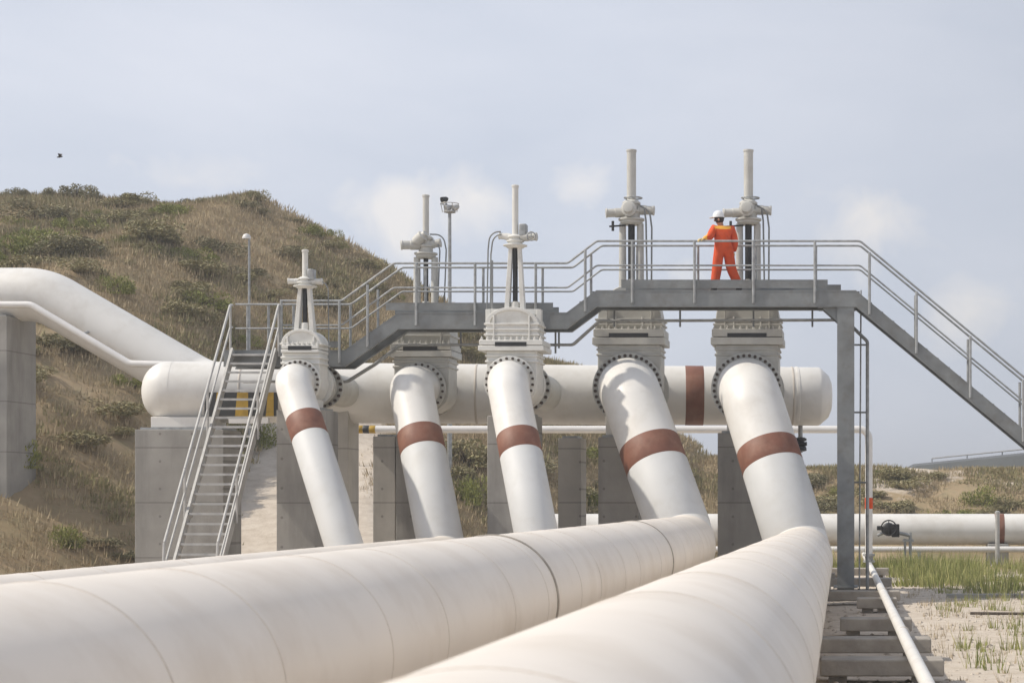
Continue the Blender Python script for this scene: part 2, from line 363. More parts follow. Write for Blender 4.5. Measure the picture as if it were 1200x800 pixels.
def sandness(x, y):
    if y < 25: return 1.0
    f = interp(FOOT, x); s = max(0.0, min(1.0, (f + 1.5 - y) / 3.0))
    if x > -6: s *= max(0.0, min(1.0, (60 - y) / 14)) * 0.75 + 0.25 if y < 62 else 0.35 * max(0, (70 - y) / 8)
    td = track_d(x, y); s = max(s, min(1.0, max(0.0, (2.9 - td) / 1.4)))
    if x > -7 and y > 73: s = max(s, min(1, (x + 7) / 6) * max(0, min(1, (y - 73) / 5)) * (0.5 + 0.5 * noise.noise(Vector((x * 0.35, y * 0.35, 1)))))
    return s
at_ = ter.data.attributes.new('bare_sand', 'FLOAT', 'POINT'); at_.data.foreach_set('value', [sandness(v[0], v[1]) for v in mb.v])

# far ridge on the right with its road
fh = MB(); xs = [0 + i * 2.2 for i in range(60)]
for i, x in enumerate(xs):
    e = max(0, x - 4.4); top = 5.25 + min(e * .1, 1.6) + noise.noise(Vector((x * 0.1, 1, 1))) * 0.06 if x > 3 else 4.0
    fh.v += [(x, 148, -1), (x, 150, max(0, top - 0.3)), (x, 158, top), (x, 190, -1)]
for i in range(len(xs) - 1):
    for k in range(3): fh.f.append((i * 4 + k, i * 4 + 4 + k, i * 4 + 5 + k, i * 4 + 1 + k)); fh.m.append(1 if k == 1 else 0)
tag(fh.build('distant_hill', [M['farhill'], M['farroad']]), 'low grey distant hill carrying a road beyond the dry bank', None, kind='structure')

t = thing('guardrail', (12, 157, 5.5), 'thin pale guardrail along the road on the distant grey hill', 'guardrail')
def fz(x): return 5.25 + min(max(0, x - 4.4) * .1, 1.6)
b = MB(); b.sweep([(x, 157.5, fz(x) + .30) for x in range(6, 60, 3)], .07, 6); b.build('rail', M['galvlight'], t)
for x in range(6, 58, 3):
    b = MB(); b.box(x - .05, x + .05, 157.5, 157.6, fz(x) - .3, fz(x) + .28); b.build('post', M['galv'], t)

# ------------------------------------------------------------------ header and other pipe runs
ZV = 4.67
def header_y(x): return 42.1 + (x + 17.6) * (2.2 / 17.0)
h0 = Vector((-15.78, header_y(-15.78), 4.67)); h1 = Vector((-1.60, header_y(-1.60), 4.67)); ha = (h1 - h0).normalized()
HR = 0.70
t = thing('header_pipe', (-9, 43.2, 3.9), 'big horizontal cream header pipe running behind the row of valves', 'pipe')
b = MB(); b.sweep([h0, h1], HR, 64); hp = b.build('pipe_shell', M['pipe'], t)
b = MB(); b.lathe(h0, -ha, [(0.0, HR + .004)] + [(0.08 + 0.62 * math.sin(a), HR * math.cos(a) ** 0.8 + .002) for a in [i * math.pi / 2 / 12 for i in range(1, 12)]] + [(0.70, 0.02)], 64)
b.build('end_cap', M['pipe'], t, smooth=60)
b = MB(); b.lathe(h1, ha, [(0.0, HR + .012), (0.06, HR + .012), (0.07, HR), (0.55, HR), (0.60, HR - .02), (0.80, HR * .72), (0.86, HR * .5), (0.88, 0.02)], 64)
b.build('end_cap', M['pipe'], t, smooth=50)
def band_on(p0, p1, r, name='paint_band', mat='brown', parent=None, seg=48):
    b = MB(); d = (p1 - p0).normalized()
    b.lathe(p0, d, [(0, r), (0.012, r + .006), ((p1 - p0).length - .012, r + .006), ((p1 - p0).length, r)], seg)
    return b.build(name, M[mat], parent, smooth=60)
sb = (803 - 1010) * 43.9 / FP; se = (824 - 1010) * 43.9 / FP
def on_header(x): return h0 + ha * ((x - h0.x) / ha.x)
band_on(on_header(sb), on_header(se), HR + .003, parent=t)
for u in (925, 560, 300):
    p = on_header((u - 1010) * 43.4 / FP); band_on(p, p + ha * 0.05, HR + .004, 'weld_ring', 'seam', t)
b = MB(); p = on_header((938 - 1010) * 44.2 / FP)      # drain under the closed end
b.sweep([p + Vector((0, 0, -.6)), p + Vector((0, 0, -1.35))], 0.055, 12); b.build('drain_pipe', M['galv'], t)
b = MB(); b.lathe(p + Vector((0, 0, -.98)), (0, 0, -1), [(0, .09), (.03, .15), (.08, .15), (.10, .09), (.2, .12), (.26, .15), (.32, .15), (.34, .09)], 16)
b.sweep([p + Vector((-.16, -.1, -1.14)), p + Vector((.16, -.1, -1.14))], .05, 10); b.build('drain_valve', M['dark'], t)

t = thing('inlet_pipe', (-20.4, 46, 6.6), 'thick cream pipe sloping down from upper left to the header', 'pipe')
b = MB(); ip = fillet([P(-260, 345, 46), P(52, 345, 46), P(236, 452, 46), (-14.6, 44.6, 4.7)], [1.6, 1.0]); b.sweep(ip, 0.66, 56)
b.build('pipe_shell', M['pipe'], t)
t = thing('thin_branch_pipe', (-20.4, 45, 6.6), 'thin white pipe following the underside of the sloping inlet pipe', 'pipe')
b = MB(); b.sweep(fillet([P(-260, 357, 44.9), P(36, 357, 44.9), P(152, 426, 44.9), P(300, 430, 44.9)], .35, 6), 0.085, 16); b.build('pipe_shell', M['white'], t)
for u, v in ((10, 357), (94, 392)):
    pp = P(u, v, 44.9); b = MB(); b.sweep([pp, pp + Vector((0, .55, .12))], .035, 8); b.build('bracket', M['galv'], t)

t = thing('thin_service_pipe', (0.2, 50, 0), 'thin white pipe passing under the header then running toward the viewer on sleepers', 'pipe')
z = 4.10
b = MB(); b.sweep(fillet([(-14.2, 50, z), (.19, 50, z), (.19, 50, .5)], .25, 6), .10, 16); b.build('pipe_shell', M['white'], t)
b = MB(); b.sweep([(0.02, 64, .385), (.235, 50, .385), (.64, 18.6, .378), (.74, 10.5, .378)], .078, 20); b.build('pipe_shell', M['pipe'], t)
band_on(Vector((.19, 50, 2.25)), Vector((.19, 50, 1.95)), .102, mat='orange', parent=t)
b = MB(); b.lathe((.19, 50, .5), (0, 0, 1), [(0, .16), (.05, .16), (.06, .11), (.16, .11), (.17, .16), (.23, .16)], 16); b.build('flange', M['galv'], t)
for i in range(6): band_on(Vector((-14.2 + i * .17, 50, z)), Vector((-14.2 + i * .17 + .165, 50, z)), .102, 'hazard_stripe', 'yellow' if i % 2 else 'black', t, 20)
for d in (14.6, 25.2, 36.0):
    x = .235 + (50 - d) * .01354; b = MB(); b.lathe((x, d, .382), (-.0135, 1, 0), [(0, .079), (.004, .086), (.03, .086), (.034, .079)], 20); b.build('pipe_joint', M['seam'], t, smooth=60)

t = thing('far_pipeline', (8, 62, 0), 'white pipeline crossing the grass at right behind the stair', 'pipe')
b = MB(); b.sweep([(-11, 62, 1.2), (45, 62, 1.2)], .52, 48); b.build('pipe_shell', M['pipe'], t)
band_on(Vector(((1165 - 1010) / 34.8, 62, 1.2)), Vector(((1176 - 1010) / 34.8, 62, 1.2)), .523, parent=t)
for x in (4.55, 14, 24, -3):
    b = MB(); b.box(x - .35, x + .35, 61.5, 62.5, 0.0, .72); b.build('saddle_block', M['concrete'], t, bevel=.02)
t = thing('thin_far_pipe', (8, 61, 0), 'thin white pipe low in the grass before the far pipeline', 'pipe')
b = MB(); b.sweep([(-8, 61.2, .55), (45, 61.2, .55)], .10, 14); b.build('pipe_shell', M['white'], t)
for x in (1.9, 5.5, 11, 17, 23):
    b = MB(); b.box(x - .06, x + .06, 61.1, 61.3, -.05, .46); b.build('support_post', M['galv'], t)
# marker post and instrument stand by the far pipe
t = thing('marker_post', (4.5, 60.8, 0), 'slim pale post standing before the brown band of the far pipeline', 'post')
b = MB(); b.sweep([(4.45, 60.5, -.1), (4.45, 60.5, 1.75)], .075, 12); b.lathe((4.45, 60.5, 1.75), (0, 0, 1), [(0, .09), (.05, .09), (.08, .03)], 12); b.build('post_tube', M['galvlight'], t)
b = MB(); b.box(4.25, 4.65, 60.3, 60.7, -.1, .06); b.build('footing', M['concrete'], t, bevel=.02)
t = thing('instrument_stand', (1.55, 59, 0), 'dark handwheel valve on a short steel stand in front of the far pipeline', 'valve')
b = MB(); b.sweep([(1.55, 59, -.1), (1.55, 59, 1.15)], .05, 10); b.sweep([(1.38, 59, -.1), (1.38, 59, .95)], .04, 10); b.box(1.3, 1.66, 58.93, 59.07, .86, .93); b.build('stand', M['galv'], t)
b = MB(); b.sweep([(.85, 59, 1.2), (1.55, 59, 1.05)], .06, 10); b.sweep([(.5, 59, 1.05), (.85, 59, 1.2)], .05, 10); b.build('valve_arm', M['galv'], t)
b = MB(); b.lathe((.86, 58.85, 1.25), (0, 1, 0), [(0, .1), (.05, .2), (.16, .22), (.3, .18), (.34, .1)], 16); b.box(.95, 1.2, 58.8, 59.1, 1.0, 1.42); b.box(.48, .66, 58.9, 59.08, 1.22, 1.36); b.build('valve_body', M['dark'], t, bevel=.02)
b = MB()
b.sweep([Vector((.86 + .24 * math.cos(a), 58.75, 1.3 + .24 * math.sin(a))) for a in [i * 2 * math.pi / 24 for i in range(25)]], .022, 8, caps=False)
b.sweep([(.62, 58.75, 1.3), (1.10, 58.75, 1.3)], .015, 6); b.sweep([(.86, 58.75, 1.06), (.86, 58.75, 1.54)], .015, 6); b.build('handwheel', M['dark'], t)

# ------------------------------------------------------------------ descending pipes
def nut_mesh():
    b = MB(); b.lathe((0, 0, 0), (0, -1, 0), [(-.03, .019), (.0, .038), (.035, .038), (.035, .022), (.075, .02)], 6)
    o = b.build('bolt', M['bolt'], None, smooth=None); me = o.data; bpy.data.objects.remove(o); return me
NUT = nut_mesh()
def flange(x, y, z, r0, r1, th, n, parent, mat='valve', back=False, scale=1.0):
    b = MB(); b.lathe((x, y, z), (0, 1, 0), [(-th / 2, r0), (-th / 2, r1), (th / 2, r1), (th / 2, r0)], 56)
    # close the ring so that it is solid
    f = b.build('flange', mat if not isinstance(mat, str) else M[mat], parent, bevel=.008)
    rb = r0 + (r1 - r0) * .55 if r0 > .05 else r1 - .075
    for i in range(n):
        a = 2 * math.pi * (i + .5) / n
        o = bpy.data.objects.new('bolt', NUT); COL.objects.link(o); o.parent = f; o.matrix_parent_inverse = Matrix.Translation(-world_loc(parent)) if False else Matrix.Identity(4)
        o.location = (x + rb * math.cos(a) - world_loc(parent).x * 0, y + (th / 2 if back else -th / 2), z + rb * math.sin(a))
        o.location = Vector(o.location)
        o.scale = (scale, scale if not back else -scale, scale)
        # flange geometry is in world space under a translated root
    return f

PIPES = [
 dict(r=.36, fl=(-11.87, 38.75), top=(-11.80, 38.15), bot=(-9.97, 36.0, .85), near=(-10.2, -2, .85), band=(478.7, 502), lab='narrowest cream pipe dropping from the leftmost valve beside the stairs'),
 dict(r=.47, fl=(-9.84, 41.0), top=(-9.80, 40.0), bot=(-8.62, 38.0, .97), near=(-8.75, -2, .97), band=(494, 517), lab='cream pipe dropping from the second valve from left, between the two nearer valves'),
 dict(r=.42, fl=(-7.39, 38.75), top=(-7.33, 38.05), bot=(-6.25, 36.0, .95), near=(-6.5, -2, .95), band=(498, 521), lab='cream pipe dropping from the middle valve, steepest and straightest of the five'),
 dict(r=.66, fl=(-5.20, 41.0), top=(-5.10, 40.2), bot=(-3.68, 38.5, 1.20), near=(-3.66, -2, 1.17), band=(506, 532), lab='wide cream pipe from the fourth valve sweeping across the lower left foreground'),
 dict(r=.66, fl=(-2.56, 41.0), top=(-2.49, 40.2), bot=(-1.26, 38.5, .95), near=(-.79, -2, 1.20), band=(509, 533), lab='wide cream pipe from the rightmost valve filling the bottom centre foreground'),
]
for i, p in enumerate(PIPES):
    r = p['r']; A = Vector((p['fl'][0], p['fl'][1], ZV)); B = Vector((p['top'][0], p['top'][1], ZV)); Cc = Vector(p['bot']); D = Vector(p['near'])
    t = thing('descending_pipe', (Cc.x, Cc.y, 0), p['lab'], 'pipe', 'pipes descending from the valves')
    b = MB(); path = fillet([A, B, Cc, D], [r * 1.6, r * 1.15], 14); cut = len(path) - 9; b.sweep(path[:cut + 1], r, 72); b.build('inclined_shell', M['pipe'], t, smooth=40)
    b = MB(); b.sweep(path[cut:], r, 72)
    # thin lapped joints of the cladding along the level run
    d = (D - Cc).normalized(); Lg = (D - Cc).length; s = r * 1.6 + .6; k = 0
    while s < Lg - 1:
        st = Cc + d * s; b.lathe(st, d, [(0, r - .01), (0, r + .003), (.014, r + .003), (.016, r - .01)], 72, 1); k += 1; s += (1.5, 2.1, 1.7, 2.6, 1.6, 2.2)[(k + i) % 6] * (1.5 if i == 4 else 1.0)
    d2 = (Cc - B).normalized(); L2 = (Cc - B).length
    b.build('level_shell', [M['cream'], M['joint']], t, smooth=40)
    def at_v(v):
        lo, hi = 0, 1
        for _ in range(40):
            m = (lo + hi) / 2; q = B + (Cc - B) * m; w3 = Vector((0, 0, CZ)) - q; w3 -= d2 * w3.dot(d2); q = q + w3.normalized() * r; vv = PV + (CZ - q.z) * FP / q.y
            if vv < v: lo = m
            else: hi = m
        return B + (Cc - B) * lo
    band_on(at_v(p['band'][0]), at_v(p['band'][1]), r + .002, parent=t, seg=72)
    q1 = at_v(p['band'][1]); q2 = Cc - d2 * r * (.62 if i > 2 else .5); band_on(q1 + d2 * .01, q2, r + .0025, 'cladding', 'clad', t, 72)
    if i == 3:
        for dist in (19.4, 31.3):
            q = Cc + d * ((38.5 - dist * .943) / -d.y); band_on(q, q + d * .07, r + .006, 'weld_ring', 'weld', t, 72)
    if False:
        q = Cc - d2 * (r * .8); band_on(q - d2 * .04, q + d2 * .04, r + .004, 'weld_ring', 'seam', t, 72)

# ------------------------------------------------------------------ gate valves
def make_valve(x, y, r, fr, w, dome_top, mid, col, colw, yoke, hub, stem, cov_r, style, label, light, pal, rib_n):
    """w bonnet width, col (z0, z1) collar, yoke top z, hub top z, stem top z."""
    t = thing('gate_valve', (x, y, ZV - fr - .1), label, 'valve', 'gate valves on the header')
    m = M[pal]; dp = min(w * .42, .48)
    b = MB()      # body: rounded slab around the bore plus the two necks
    hw = w / 2 * .96
    poly = [(x - hw, col[0])] + [(x - hw * math.cos(a), ZV - fr * .15 - fr * .8 * math.sin(a)) for a in [i * math.pi / 14 for i in range(15)]] + [(x + hw, col[0])]
    b.prism_y(poly, y - dp * .9, y + dp * .9)
    b.lathe((x, y, ZV), (0, 1, 0), [(-dp * .9 - .12, r + .03), (dp * .9 + .12, r + .03)], 48)
    for zz in (col[0] - .10, col[0] - .22):
        b.box(x - hw - .03, x + hw + .03, y - dp * .9 - .03, y + dp * .9 + .03, zz - .025, zz + .025)
    b.build('body', m, t, bevel=.015)
    n = 24 if r < .5 else 36
    sc = .8 if r < .5 else 1.0
    yf = y - dp * .9 - .16
    flange(x, yf, ZV, r + .002, fr, .09, n, t, m, scale=sc)
    flange(x, y + dp * .9 + .16, ZV, r + .002, fr, .09, n, t, m, back=True, scale=sc)
    b = MB(); b.box(x - colw / 2, x + colw / 2, y - dp * 1.12, y + dp * 1.12, col[0], (col[0] + col[1]) / 2 - .012); b.build('lower_collar', m, t, bevel=.012)
    b = MB(); b.box(x - colw / 2 * .97, x + colw / 2 * .97, y - dp * 1.1, y + dp * 1.1, (col[0] + col[1]) / 2 + .004, col[1])
    b.build('upper_collar', m, t, bevel=.012)
    b = MB(); zc = col[0] + (col[1] - col[0]) * .60
    b.box(x - w * .30, x + w * .30, y - dp * 1.1 - .012, y - dp * 1.1 + .02, zc - .045, zc + .045); b.build('nameplate', M['dark'], t)  # dark plate; its colour puts in the shade of the collar slot
    lo = M['bolt']
    nb = 8 if w < 1 else 11
    for k in range(nb):
        bx = x - colw / 2 * .9 + colw * .9 * k / (nb - 1)
        b = MB(); b.lathe((bx, y - dp * 1.0, col[1] - .01), (0, 0, 1), [(0, .028), (.05, .028), (.05, .015), (.085, .014)], 6); b.build('collar_bolt', m, t, smooth=None)
    # bonnet with domed top, vertical and horizontal stiffening ribs
    b = MB(); hw = w / 2
    b.box(x - hw, x + hw, y - dp * .85, y + dp * .85, col[1], mid)
    poly = [(x - hw, mid + .001)] + [(x - hw * .97 * math.cos(a), mid + .002 + (dome_top - mid) * math.sin(a)) for a in [i * math.pi / 20 for i in range(21)]] + [(x + hw, mid + .001)]
    b.prism_y(poly[1:-1], y - dp * .80, y + dp * .80)
    b.build('bonnet', m, t, bevel=.02)
    b = MB()
    for k in range(rib_n):
        zz = col[1] + (mid - col[1]) * (k + 1) / (rib_n + .0)
        b.box(x - hw - .035, x + hw + .035, y - dp * .85 - .035, y + dp * .85 + .035, zz - .02, zz + .02)
    for fx in (-.34, 0.34):
        b.box(x + w * fx - .018, x + w * fx + .018, y - dp * .85 - .045, y - dp * .85 + .01, col[1], mid - .02 + (dome_top - mid) * .55)
    if style != 'tall':
        poly2 = [(x - hw * 1.0 * math.cos(a) * k, mid + (dome_top - mid) * math.sin(a) * k + .003) for k, rng in ((1.02, range(0, 21)), (.84, range(20, -1, -1))) for a in [i * math.pi / 20 for i in rng]]
        b.prism_y(poly2, y - dp * .88, y + dp * .88)
        if style == 'frame':
            for sx in (-1, 1):
                b.box(x + sx * hw * .98 - .05, x + sx * hw * .98 + .05, y - dp * .5, y - dp * .1, mid, dome_top - .02)
            b.box(x - hw * .98, x + hw * .98, y - dp * .45, y - dp * .15, dome_top - .14, dome_top - .015)
    b.build('rib', m, t, bevel=.008)
    # yoke
    base = dome_top - .06; sp0 = .17 if w < 1.2 else .20; sp1 = .09 if style != 'tall' else .2
    for sx in (-1, 1):
        b = MB(); wd = .05 if style != 'tall' else .085
        if style == 'tall':
            b.sweep([(x + sx * sp0, y, base), (x + sx * sp1, y, yoke)], [wd, wd * .9], 14)
        else:
            b.add([(x + sx * sp0 - wd, y - .1, base), (x + sx * sp0 + wd, y - .1, base), (x + sx * sp0 + wd, y + .1, base), (x + sx * sp0 - wd, y + .1, base),
                   (x + sx * sp1 - wd * .8, y - .07, yoke), (x + sx * sp1 + wd * .8, y - .07, yoke), (x + sx * sp1 + wd * .8, y + .07, yoke), (x + sx * sp1 - wd * .8, y + .07, yoke)],
                  [(0, 3, 2, 1), (4, 5, 6, 7), (0, 1, 5, 4), (1, 2, 6, 5), (2, 3, 7, 6), (3, 0, 4, 7)])
        b.build('yoke_arm', m, t, bevel=.01)
    b = MB(); b.lathe((x, y, base - .05), (0, 0, 1), [(0, .19), (.1, .19), (.11, .1), (.26, .09), (.28, .05)], 20); b.build('gland', m, t, bevel=.006)
    b = MB(); b.sweep([(x, y, base), (x, y, yoke + .02)], cov_r * .62 + .012, 14); b.build('stem', M['dark'], t)
    H = hub - yoke
    b = MB(); rr = cov_r
    b.lathe((x, y, yoke - .03), (0, 0, 1), [(0, rr + .10), (.04, rr + .15), (H * .16, rr + .15), (H * .18, rr + .19), (H * .26, rr + .19), (H * .28, rr + .09), (H * .5, rr + .085), (H * .52, rr + .12), (H * .62, rr + .12), (H * .64, rr + .07), (H * .85, rr + .06), (H * .87, rr + .10), (H * .95, rr + .10), (H + .03, rr + .03)], 24)
    b.build('gearbox', m, t, smooth=30, bevel=.006)
    b = MB(); b.sweep([(x, y, hub - .05), (x, y, stem)], cov_r, 20); b.lathe((x, y, stem), (0, 0, 1), [(-.02, cov_r + .012), (.02, cov_r + .012), (.035, cov_r * .6)], 20); b.build('stem_cover', M['valvelight'] if style != 'tall' else m, t)
    return t, yoke + H * .55
def motor(t, p, q, r, mat, name='motor'):
    p = Vector(p); q = Vector(q); l = (q - p).length
    b = MB(); b.lathe(p, q - p, [(0, r * .55), (l * .12, r * .6), (l * .14, r), (l * .55, r), (l * .57, r * .9), (l * .92, r * .9), (l * .94, r * 1.05), (l, r * .95)], 18); return b.build(name, mat, t, smooth=40)
def wheel(t, c, r, axis='y', mat='dark'):
    c = Vector(c); b = MB(); pts = []
    for i in range(25):
        a = i * 2 * math.pi / 24
        pts.append(c + (Vector((r * math.cos(a), 0, r * math.sin(a))) if axis == 'y' else Vector((r * math.cos(a), r * math.sin(a), 0))))
    b.sweep(pts, .014, 8, caps=False)
    b.sweep([pts[0], pts[12]], .010, 6); b.sweep([pts[6], pts[18]], .010, 6); return b.build('handwheel', M[mat], t)
def cable(t, pts, r=.016, mat='girder'):
    b = MB(); b.sweep(fillet(pts, .22, 7), r, 8); return b.build('cable', M[mat], t)

V1, z = make_valve(-11.87, 39.3, .36, .47, .82, 5.80, 5.49, (5.30, 5.46), .80, 6.72, 6.94, 7.49, .06, 'plain', 'smallest pale gate valve, at far left beside the top of the steep stairs', 0, 'valvelight', 1)
motor(V1, (-11.9, 39.3, z), (-12.22, 39.22, z), .065, M['valvelight']); motor(V1, (-11.84, 39.3, z), (-11.5, 39.3, z), .07, M['valvelight'])
b = MB(); b.box(-11.80, -11.66, 39.2, 39.4, z + .02, z + .26); b.build('control_box', M['galv'], V1, bevel=.02)
cable(V1, [(-11.5, 39.3, z), (-11.38, 39.3, z - .1), (-11.37, 39.35, 5.0)], .013)

V2, z = make_valve(-9.84, 41.6, .46, .58, 1.27, 6.5, 6.05, (5.38, 5.68), 1.40, 7.66, 8.15, 9.04, .07, 'tall', 'gate valve with a sideways tilted motor head, second from left and set behind the walkway', 0, 'valve', 2)
motor(V2, (-9.9, 41.55, z), (-10.36, 41.4, z - .02), .11, M['valve']); motor(V2, (-9.85, 41.6, z), (-9.5, 41.6, z + .06), .10, M['valve'])
b = MB(); b.lathe((-9.95, 41.45, z + .12), (.6, -.2, .5), [(-.12, .08), (-.1, .13), (.12, .13), (.14, .08), (.2, .07)], 16); b.build('control_box', M['valve'], V2)
cable(V2, [(-9.75, 41.6, z + .25), (-9.45, 41.6, z + .24), (-9.38, 41.6, z - .1), (-9.43, 41.6, 6.5)]); cable(V2, [(-9.6, 41.55, z + .1), (-9.5, 41.5, z - .1), (-9.55, 41.5, 6.6)])

V3, z = make_valve(-7.39, 39.3, .42, .54, 1.10, 6.25, 5.90, (5.33, 5.56), 1.38, 7.58, 7.84, 8.87, .066, 'frame', 'pale gate valve with a domed rectangular front, in the middle and nearest the viewer', 0, 'valvelight', 3)
motor(V3, (-7.45, 39.3, z + .06), (-7.74, 39.34, z + .1), .075, M['valvelight']); motor(V3, (-7.33, 39.3, z + .06), (-6.92, 39.26, z + .07), .09, M['valve'])
b = MB(); b.box(-7.3, -7.14, 39.2, 39.42, z + .08, z + .34); b.build('control_box', M['galv'], V3, bevel=.02)
wheel(V3, (-7.02, 39.12, z + .06), .09, 'y', 'galv')
cable(V3, [(-7.7, 39.3, z + .18), (-7.93, 39.3, z + .18), (-7.98, 39.35, z - .2), (-8.02, 39.4, 5.9)]); cable(V3, [(-7.68, 39.25, z + .12), (-7.86, 39.3, z + .10), (-7.92, 39.35, z - .3), (-7.94, 39.4, 5.9)])
b = MB(); b.sweep([(-7.98, 39.75, 5.7), (-7.98, 39.75, 7.35)], .03, 8); b.build('conduit', M['galv'], V3)

for k, x in enumerate((-5.20, -2.56)):
    lab = ('large grey gate valve behind the walkway, left of the worker', 'large grey gate valve behind the walkway, right beside the worker')[k]
    V, z = make_valve(x, 41.6, .64, .79, 1.46, 7.0, 6.22, (5.65, 6.0), 1.62, 8.42, 8.95, 10.06, .105, 'tall', lab, 0, 'valve', 2)
    motor(V, (x - .1, 41.55, z - .05), (x - .56, 41.45, z - .08), .105, M['valve']); motor(V, (x + .1, 41.6, z + .02), (x + .52, 41.6, z), .11, M['valve'])
    b = MB(); b.lathe((x - .02, 41.33, z - .02), (0, -1, .12), [(-.1, .14), (.06, .17), (.1, .17), (.12, .12), (.22, .11), (.23, .05)], 18); b.build('control_box', M['valve'], V)
    wheel(V, (x + .05, 41.5, z + .27), .2, 'z', 'galv')
    b = MB(); b.sweep([(x - .1, 41.4, z - .36), (x - .46, 41.3, z - .4)], .02, 8); b.sweep([(x - .38, 41.3, z - .28), (x - .38, 41.3, z - .5)], .03, 8); b.build('crank_handle', M['dark'], V)
    cable(V, [(x + .2, 41.5, z + .1), (x + .42, 41.5, z - .02), (x + .47, 41.5, z - .4), (x + .46, 41.5, 6.5), (x + .46, 41.45, 5.9)], .02); cable(V, [(x + .3, 41.5, z + .05), (x + .34, 41.5, z - .25), (x + .37, 41.5, 6.6), (x + .34, 41.45, 6.0)], .02)
    for q in (-.3, .3):
        b = MB(); b.sweep([(x + q, 41.6 - .43, 6.05), (x + q, 41.6 - .43, 6.28)], .02, 6); b.build('drain_plug', M['valvelight'], V)

# branch spools from valve to header
for x, y0, r, fr in ((-11.87, 39.8, .36, .47), (-9.84, 42.05, .46, .58), (-7.39, 39.85, .42, .54), (-5.2, 42.1, .62, .76), (-2.56, 42.1, .62, .76)):
    lab = {-11.87: 'short flanged spool behind the smallest valve beside the stairs', -9.84: 'short flanged spool behind the second valve from left', -7.39: 'short flanged spool behind the middle valve', -5.2: 'short wide spool behind the large valve left of the worker', -2.56: 'short wide spool behind the rightmost large valve'}[x]
    t = thing('spool_pipe', (x, y0, ZV - r), lab, 'pipe', 'spools joining valves to the header')
    b = MB(); yh = header_y(x) - .2; b.sweep([(x, y0 + .06, ZV), (x, yh, ZV)], r, 48); b.build('pipe_shell', M['valve'], t)
    f = flange(x, y0 + .12, ZV, r + .002, fr, .08, 20 if r < .5 else 28, t, M['valve'], back=True)
    if y0 < 41: flange(x, y0 + .75, ZV, r + .002, fr, .09, 20, t, M['valve'])

# ------------------------------------------------------------------ concrete piers
def pier(u0, u1, v, d, dep, label, z0=-.3, plate=True, rest=None):
    x0 = (u0 - PU) * d / FP; x1 = (u1 - PU) * d / FP; z1 = CZ + (PV - v) * d / FP
    t = thing('concrete_pier', ((x0 + x1) / 2, d + dep / 2, 0), label, 'pier', 'concrete piers carrying valves and header')
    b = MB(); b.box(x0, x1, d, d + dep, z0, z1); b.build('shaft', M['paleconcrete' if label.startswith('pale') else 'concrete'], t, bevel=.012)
    if plate:
        b = MB(); b.box(x0 + .08, x1 - .08, d + .1, d + dep - .1, z1 + .002, z1 + .05); b.build('bearing_plate', M['galv'], t)
    if rest:
        xm = (x0 + x1) / 2; b = MB(); hw = rest[1]; zc = rest[0]; rr = rest[2]
        poly = [(xm - hw, z1 + .052), (xm - hw, z1 + .35)] if False else None
        b.box(xm - hw, xm + hw, d + .15, d + dep - .15, z1 + .053, zc - rr * .86); b.build('saddle', M['pipe'], t, bevel=.01)
    return t
pier(158, 262, 503, 41.6, 1.2, 'broad concrete pier under the rounded left end of the header', rest=(4.67, .7, .7))
pier(-62, 8, 370, 45.2, 1.6, 'tall concrete pier on the hillside under the sloping inlet pipe', -.5, rest=(7.35, .45, .66))
pier(324, 382, 480, 38.9, .9, 'concrete pier under the smallest valve beside the stairs', rest=(4.67, .25, .40))
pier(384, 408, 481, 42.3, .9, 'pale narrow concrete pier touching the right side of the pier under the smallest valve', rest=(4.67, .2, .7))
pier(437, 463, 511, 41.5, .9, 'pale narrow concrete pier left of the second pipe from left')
pier(464, 501, 489, 41.2, .9, 'dark concrete pier under the second valve, behind the second pipe', rest=(4.67, .2, .5))
pier(571, 613, 487, 38.9, .9, 'concrete pier under the middle valve, left behind the middle pipe', rest=(4.67, .2, .46))
pier(614, 628, 487, 40.6, .8, 'thin concrete pier right behind the middle pipe', rest=None)
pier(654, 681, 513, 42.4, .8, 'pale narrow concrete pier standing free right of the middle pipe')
pier(701, 748, 512, 41.15, .9, 'concrete pier under the large valve left of the worker', rest=(4.67, .3, .68))
pier(841, 893, 507, 41.15, .9, 'concrete pier under the rightmost large valve', rest=(4.67, .3, .68))

# ------------------------------------------------------------------ walkway
S = 54.0
def XZ(u, v): return ((u - PU) / S, CZ + (PV - v) / S)
YN, YF = 40.0, 40.8
prof = [XZ(262, 410), XZ(404, 410), XZ(467, 366), XZ(664, 366), XZ(699, 340), XZ(1003, 340)]
xe, ze = prof[-1]; SL = .83
stair_end = (xe + ze / SL, 0.02)
t = thing('steel_walkway', (-1.0, 40.4, 0), 'grey steel walkway with handrails stepping up over the valves and down a stair at right', 'walkway')
def girder(y, flip, name='girder'):
    b = MB(); s = -1 if flip else 1
    full = prof + [stair_end]
    ya, yb = (y, y + .02) ; fa, fb = (y - .006, y + .09) if not flip else (y - .07, y + .026)
    b.ribbon(full, -.335, -.025, ya, yb); b.ribbon(full, -.36, -.336, fa, fb); b.ribbon(full, -.024, 0, fa, fb)
    return b.build(name, M['girder'], t, smooth=None)
girder(YN, False); girder(YF, True)
for (a, c) in ((0, 1), (2, 3), (4, 5)):
    b = MB(); b.box(prof[a][0] - (.1 if a else 0), prof[c][0] + .08, YN + .1, YF - .08, prof[a][1] - .05, prof[a][1] - .012); b.build('deck_grating', M['grating'], t)
